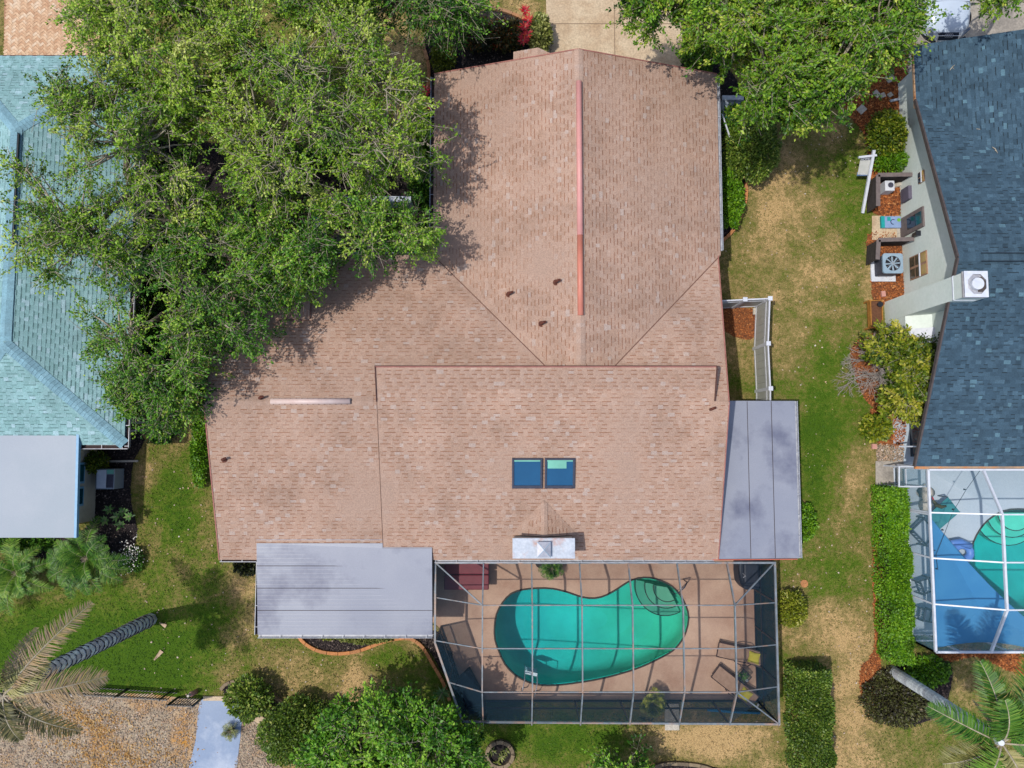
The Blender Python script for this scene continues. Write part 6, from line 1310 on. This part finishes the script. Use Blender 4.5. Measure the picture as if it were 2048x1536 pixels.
bc = thing('storage_bench', 'dark charcoal bench in the lower left deck corner', 'bench', tuple(P(938, 1375))); z = .55
q = PP([(914, 1362), (938, 1340), (966, 1392), (968, 1415), (940, 1428)], z); MB().prism(ccw([tuple(p) for p in q]), .03, z).build('bench_body', m_bench, bc, bevel=.03); cq = sum((Vector(p) for p in q), Vector()) / 5; MB().prism(ccw([tuple(cq + (p - cq) * 1.04) for p in q]), z, z + .06).build('bench_lid', m_bench, bc, bevel=.02)
def lounger():
    root = thing('sun_lounger', '', 'sun lounger'); L_, W = 1.25, .56
    MB().box((-.15, 0, .34), (L_, W - .06, .02)).build('sling_seat', m_sling, root, local=True)
    m3 = Matrix.Rotation(R(-28), 3, 'Y'); MB().box(Vector((.475, 0, .33)) + m3 @ Vector((.27, 0, 0)), (.58, W - .06, .02), m=m3).build('backrest', m_sling, root, local=True)
    for s in (-1, 1):
        MB().tube([(-.8, s * W / 2, .33), (.45, s * W / 2, .34), (.98, s * W / 2, .62)], .018, 6).build('side_rail', m_brownmetal, root, local=True)
        MB().tube([(-.1, s * (W / 2 + .03), .34), (.05, s * (W / 2 + .07), .52), (.35, s * (W / 2 + .07), .54), (.52, s * (W / 2 + .02), .4)], .018, 6).build('armrest', m_brownmetal, root, local=True)
        for x in (-.7, .35): MB().bar((x, s * W / 2, .34), (x, s * W / 2, .03), .03, .03).build('leg', m_brownmetal, root, local=True)
    MB().tube([(-.8, -W / 2, .33), (-.8, W / 2, .33)], .018, 6).build('foot_bar', m_brownmetal, root, local=True)
    return root
def pillow(label, lo, z, rz):
    mb = MB(); n = 8
    for i in range(n + 1):
        for j in range(n + 1):
            u, v = -1 + 2 * i / n, -1 + 2 * j / n; k = 1 - .1 * (1 - abs(u * v)) * (1 if abs(u) > .9 or abs(v) > .9 else 0); mb.v.append((u * .21 * k, v * .21 * k, .07 * max(0, (1 - u ** 4) * (1 - v ** 4)) ** .6))
    for i in range(n):
        for j in range(n): a = i * (n + 1) + j; mb.f.append((a, a + n + 1, a + n + 2, a + 1)); mb.t.append(.5)
    o = mb.build('pillow', m_pillow, local=True, smooth=True); o.location = lo; o.rotation_euler = (0, R(-22), 0); m = Matrix.Rotation(rz, 4, 'Z') @ Matrix.Rotation(R(-26), 4, 'Y'); o.matrix_local = Matrix.Translation(lo) @ m; tag(o, label, 'pillow')
l1 = lounger(); l2 = copy_tree(l1)
for o, (px, py, rz, lab, pl_) in ((l1, (1476, 1307, -.21, 'tan sling lounger nearest the pool, above the glass side table', 'yellow pillow on the upper sun lounger')), (l2, (1464, 1368, -.66, 'tan sling lounger below the glass side table', 'yellow pillow on the lower sun lounger'))):
    c = P(px, py, .35); o.location = (c.x, c.y, .03); o.rotation_euler.z = rz; o['label'] = lab; o['group'] = 'sun loungers on the pool deck'
    d = Vector((math.cos(rz), math.sin(rz), 0)); pillow(pl_, Vector((c.x, c.y, .03)) + d * .58 + Vector((0, 0, .46)), 0, rz)
st = thing('side_table', 'small square glass side table between the two loungers', 'table', tuple(P(1489, 1356, .03))); c = P(1488, 1354, .5); q = [Vector((c.x + .29 * math.cos(R(a)), c.y + .3 * math.sin(R(a)), .5)) for a in (0, 90, 180, 270)]
MB().face(q).build('glass_top', m_glass, st)
for a, b in zip(q, q[1:] + q[:1]): MB().bar(a, b, .025, .03).build('frame_bar', m_black, st)
MB().bar(q[0], q[2], .014, .014).bar(q[1], q[3], .014, .014).build('cross_bar', m_black, st)
for p in q: MB().bar((p.x, p.y, .03), p, .02, .02).build('leg', m_black, st)
rosette('green potted plant on the glass side table', 1485, 1350, 13, m_palm, 22, .3, 'table_plant', .4, .02, z0=.5)
cu = thing('cup', 'white cup on the glass side table', 'cup', (c.x + .08, c.y - .1, .5)); MB().cyl((c.x + .08, c.y - .1, .515), .045, .09, 14).build('cup_body', m_white, cu); MB().cyl((c.x + .08, c.y - .1, .606), .03, .003, 12).build('coffee', m_black, cu)
ld = thing('pool_ladder', 'white pool ladder at the lower left of the green pool', 'ladder', tuple(P(1056, 1372)))
p0, p1 = P(1043, 1376), P(1068, 1382); dn = (P(1062, 1350) - P(1056, 1378)); dn.z = 0; dn.normalize()
for p in (p0, p1): MB().tube([p + Vector((0, 0, .03)), p + Vector((0, 0, .6)), p + dn * .2 + Vector((0, 0, .78)), p + dn * .5 + Vector((0, 0, .6)), p + dn * .62 + Vector((0, 0, -.2)), p + dn * .62 + Vector((0, 0, -.9))], .022, 8).build('rail', m_steel, ld, smooth=True)
for k in range(3): a, b = p0 + dn * .6 + Vector((0, 0, -.08 - .28 * k)), p1 + dn * .6 + Vector((0, 0, -.08 - .28 * k)); MB().bar(a, b, .12, .03).build('tread', m_white, ld)
hr = thing('handrail', 'dark curved handrail by the pool steps', 'handrail', tuple(P(1362, 1160))); a, b = P(1366, 1158, .03), P(1345, 1184, .03); MB().tube([a, a + Vector((0, 0, .7)), a.lerp(b, .3) + Vector((0, 0, .85)), a.lerp(b, .8) + Vector((0, 0, .7)), b + Vector((0, 0, .3)), b + Vector((0, 0, -.3))], .025, 8).build('rail', m_frame, hr, smooth=True)
o = MB().tube([P(1415, 1420, .15), P(1470, 1424, .15), P(1520, 1426, .15)], .05, 8).build('pool_noodle', m_bluep, smooth=True); tag(o, 'bright blue foam pole along the bottom wall of the enclosure', 'pool noodle')
o = MB().box((*P(1343, 1432)[:2], .06), (.55, 1.0, .1)).build('door_step', m_paperw, bevel=.01); tag(o, 'paved door step through the bottom wall of the enclosure', 'step')
mb = MB().cyl((*P(1080, 1124, .03)[:2], .03), .15, .3, 14, r2=.19).build('plant_pot', m_plank); tag(mb, 'brown pot under the areca palm at the eave', 'pot')

# ---------------------------------------------------------------- things on the neighbour deck
tb = thing('patio_table', 'teal glass patio table under the white framed enclosure', 'table', tuple(P(1890, 1030, .03))); q = PP([(1896, 994), (1920, 1024), (1878, 1060), (1856, 1030)], .72)
MB().prism(ccw([tuple(p) for p in q]), .7, .73).build('table_top', m_tealcover, tb, bevel=.01)
for p in q: MB().bar((p.x, p.y, .03), (p.x, p.y, .7), .04, .04).build('leg', m_frame, tb)
def chair(label, px, py, rz, mat=m_frame, w=.62):
    c = P(px, py, .4); root = thing('patio_chair', label, 'chair', (c.x, c.y, .03), 'chairs on the neighbour deck'); MB().box((0, 0, .4), (w, w, .03)).build('seat', m_deckw, root, local=True)
    for s in (-1, 1):
        MB().bar((-w / 2, s * w / 2, .58), (w / 2, s * w / 2, .58), .06, .04).build('armrest', mat, root, local=True)
        for x in (-1, 1): MB().bar((x * w / 2, s * w / 2, 0), (x * w / 2, s * w / 2, .58), .045, .045).build('leg', mat, root, local=True)
    MB().bar((-w / 2, -w / 2, .42), (-w / 2, w / 2, .42), .05, .05).bar((w / 2, -w / 2, .42), (w / 2, w / 2, .42), .05, .05).build('seat_frame', mat, root, local=True)
    bk = MB().bar((-w / 2, -w / 2, .8), (-w / 2, w / 2, .8), .05, .06).bar((-w / 2, -w / 2, .5), (-w / 2, -w / 2, .8), .04, .04).bar((-w / 2, w / 2, .5), (-w / 2, w / 2, .8), .04, .04).build('backrest', mat, root, local=True)
    for k in range(5): MB().bar((-w / 2, -w / 2 + w * (k + .5) / 5, .45), (-w / 2, -w / 2 + w * (k + .5) / 5, .8), .03, .015).build('slat', mat, bk, local=True)
    root.rotation_euler.z = rz
chair('dark framed armchair beside the teal patio table', 1843, 1062, .75, w=.75); chair('grey metal chair below the dark armchair by the hedge', 1846, 1170, .3, w=.5); chair('grey metal chair lowest along the screened wall', 1848, 1228, -.2, w=.45)
ss_ = thing('shade_sail', 'large blue triangular shade sail over the neighbour deck', 'shade sail', tuple(P(1900, 1250)))
A3, B3, C3 = P(1864, 1040, 2.2), P(1869, 1296, 2.05), P(2170, 1330, 2.2)
def edge(a, b, mid, sag, n=12):
    return [a.lerp(b, t / n) + (mid - (a + b) / 2).normalized() * sag * math.sin(math.pi * t / n) for t in range(n)]
cen = (A3 + B3 + C3) / 3; ol = edge(A3, B3, cen, .08) + edge(B3, C3, cen, .55) + edge(C3, A3, cen, .3); mb = MB()
for i in range(len(ol)): mb.face([ol[i], ol[(i + 1) % len(ol)], cen - Vector((0, 0, .15))])
mb.build('cloth', m_sail, ss_, smooth=True); MB().tube(ol + ol[:1], .015, 5, cap=False).build('hem', m_sail, ss_)
fl_ = thing('pool_float', 'blue inflatable ring float beside the neighbour pool', 'pool float', tuple(P(1920, 1100)))
c = P(1924, 1105, .25); MB().tube([(c.x + .32 * math.cos(R(a)), c.y + .28 * math.sin(R(a)), .25) for a in range(0, 361, 20)], .15, 10, cap=False).build('ring', m_float, fl_, smooth=True); MB().tube([P(1902, 1098, .35), P(1905, 1086, .4), P(1920, 1084, .4), P(1940, 1092, .35)], .14, 10).build('back_tube', m_float, fl_, smooth=True)
sl_ = thing('string_lights', 'thin dark cable with bulbs across the neighbour enclosure', 'string lights', tuple(P(1930, 1000))); q = [P(1962, 938, 2.4), P(1932, 980, 2.25), P(1905, 1025, 2.2), P(1888, 1070, 2.25), P(1872, 1110, 2.3), P(1876, 1140, 2.3)]; MB().tube(q, .01, 4).build('cable', m_black, sl_)
for px, py in ((1931, 979), (1908, 1019), (1887, 1060), (1870, 1101), (1874, 1138)): p = P(px, py, 2.2); MB().tube([p, p - Vector((0, 0, .09))], [.02, .035], 8).build('bulb', m_black, sl_)
dc = thing('driftwood_ornament', 'brown and red driftwood ornament by the teal table', 'ornament', tuple(P(1875, 1008, .03))); MB().tube([P(1866, 1000, .9), P(1872, 1010, .7), P(1884, 1014, .75), P(1893, 1012, .8)], [.04, .09, .07, .03], 8).tube([P(1868, 1020, .5), P(1876, 1012, .7), P(1882, 1022, .6)], .05, 6).build('wood', m_brownshrub, dc, smooth=True); MB().tube([P(1865, 995, .95), P(1869, 1004, .8)], .03, 6).build('red_tip', m_red, dc)
rc = thing('rocks', 'pale rounded boulders behind the left enclosure wall', 'rocks', tuple(P(1848, 1000))); MB().tube([P(1842, 985, .05), P(1850, 985, .3), P(1860, 985, .05)], [.2, .34, .2], 10).tube([P(1850, 1010, .05), P(1853, 1012, .35)], [.28, .18], 10).build('boulder', m_paperw, rc, smooth=True)

for px, py, l, rz, zz, lab in ((1966, 262, .5, -.35, 3.9, 'pale forked twig lying on the blue grey roof'), (1990, 300, .3, -.9, 3.7, 'small pale twig below the forked one on the blue roof'), (1905, 135, .3, .8, 3.1, 'short twig near the top of the blue grey roof'), (1972, 860, .3, 1.1, 3.4, 'curved pale twig low on the blue grey roof')):
    c = P(px, py, zz); zt = E_ + (XG - c.x) * -sl if py < 200 else (RG - abs(c.y - YRG) * sl); c = P(px, py, zt + .05); d = Vector((math.cos(rz), math.sin(rz), 0))
    o = MB().tube([c - d * l / 2, c + Vector((0, .03, .02)), c + d * l / 2], [.012, .016, .006], 5).tube([c, c + Vector((l * .2, -l * .25, .01))], [.01, .005], 5).build('fallen_twig', m_twig); tag(o, lab, 'twig')
for (px, py) in ((1078, 1262), (1118, 1278)):
    c = P(px, py, -1.6); MB().cyl((c.x, c.y, -1.95 - .12 + .1), .07, .03, 16).build('drain', m_white, pl1)
kk = 500; fx_ = RNG.uniform(1450, 1745, kk); fy_ = RNG.uniform(240, 1500, kk); cc3 = np.array([tuple(P(a_, b_, .03)) for a_, b_ in zip(fx_, fy_)]); cc3 = cc3[~((cc3[:, 0] < 10.6) & (cc3[:, 1] < 5.6) & (cc3[:, 1] > -10.5))]
cc4 = np.array([tuple(P(a_, b_, .03)) for a_, b_ in zip(RNG.uniform(280, 860, 350), RNG.uniform(900, 1400, 350))]); cc4 = cc4[~((cc4[:, 1] > -7.2) & (cc4[:, 0] > -10.9))]
tag(leaves_at(np.concatenate([cc3, cc4]), m_litter, 'fallen_leaves', None, .07, .4, RNG.uniform(.4, 1, len(cc3) + len(cc4)), .4, kind='stuff'), 'small fallen leaves scattered over the lawns', 'leaves')

# ---------------------------------------------------------------- grass blades
n = 210000
qx_ = RNG.uniform(-40, 2090, n); qy_ = RNG.uniform(-40, 1580, n)
c_, s_n = math.cos(TILT), math.sin(TILT); xr = (qx_ - 1024) / FPX; yr = (768 - qy_) / FPX; t_ = CAMH / -(yr * s_n - c_); X_ = xr * t_; Y_ = (yr * c_ + s_n) * t_
keep = np.ones(n, bool)
for poly in GRASS_OUT: keep &= ~inpoly(X_, Y_, poly)
for poly in ([(XL + .6, YF - .6), (XL + .6, YB), (XBL + .6, YB), (XBL + .6, YE + .6), (XR - .6, YE + .6), (XR - .6, YF - .6)], [(-21, .8), (-15.1, .8), (-15.1, 14), (-21, 14)], [(-21, -3), (wx, -3), (wx, 1), (-21, 1)], [(WXR, -1), (29, -1), (29, 14), (WXR, 14)], [(lx0 + .3, ly0 + .3), (lx1, ly0 + .3), (lx1, -3), (lx0 + .3, -3)], [(7, -4), (10, -4), (10, 1.2), (7, 1.2)]): keep &= ~inpoly(X_, Y_, poly)
X_, Y_, dd = X_[keep], Y_[keep], dryness(qx_[keep], qy_[keep]); k = len(X_)
wob = np.sin(X_ * 1.3 + 2 * np.sin(Y_ * .9)) * np.sin(Y_ * 1.7 + 1.5 * np.sin(X_ * .7)) * .12 + np.sin(X_ * 4.1 + Y_) * np.sin(Y_ * 3.7 - X_) * .08
keep = RNG.random(k) > (dd - .7) * .9; X_, Y_, dd, wob = X_[keep], Y_[keep], dd[keep], wob[keep]; k = len(X_)
an = RNG.uniform(0, 6.28, k); C = np.column_stack([X_, Y_, np.full(k, .005)]); D = np.column_stack([np.cos(an), np.sin(an), RNG.uniform(.15, .9, k)]); L_ = RNG.uniform(.05, .12, k)
V, F = leaf_geo(C, D, np.column_stack([RNG.normal(0, .5, (k, 2)), np.ones(k)]), L_, L_ * .16)
m_grass = leafmat('grass_blades', [(72, 112, 18), (100, 130, 30), (124, 128, 58), (154, 142, 88), (196, 168, 120)], .25, .8)
o = np_mesh('grass', V, F, np.clip(dd + wob + RNG.normal(0, .14, k), 0, 1), m_grass, kind='stuff'); tag(o, 'short patchy green and tan lawn grass', 'grass')
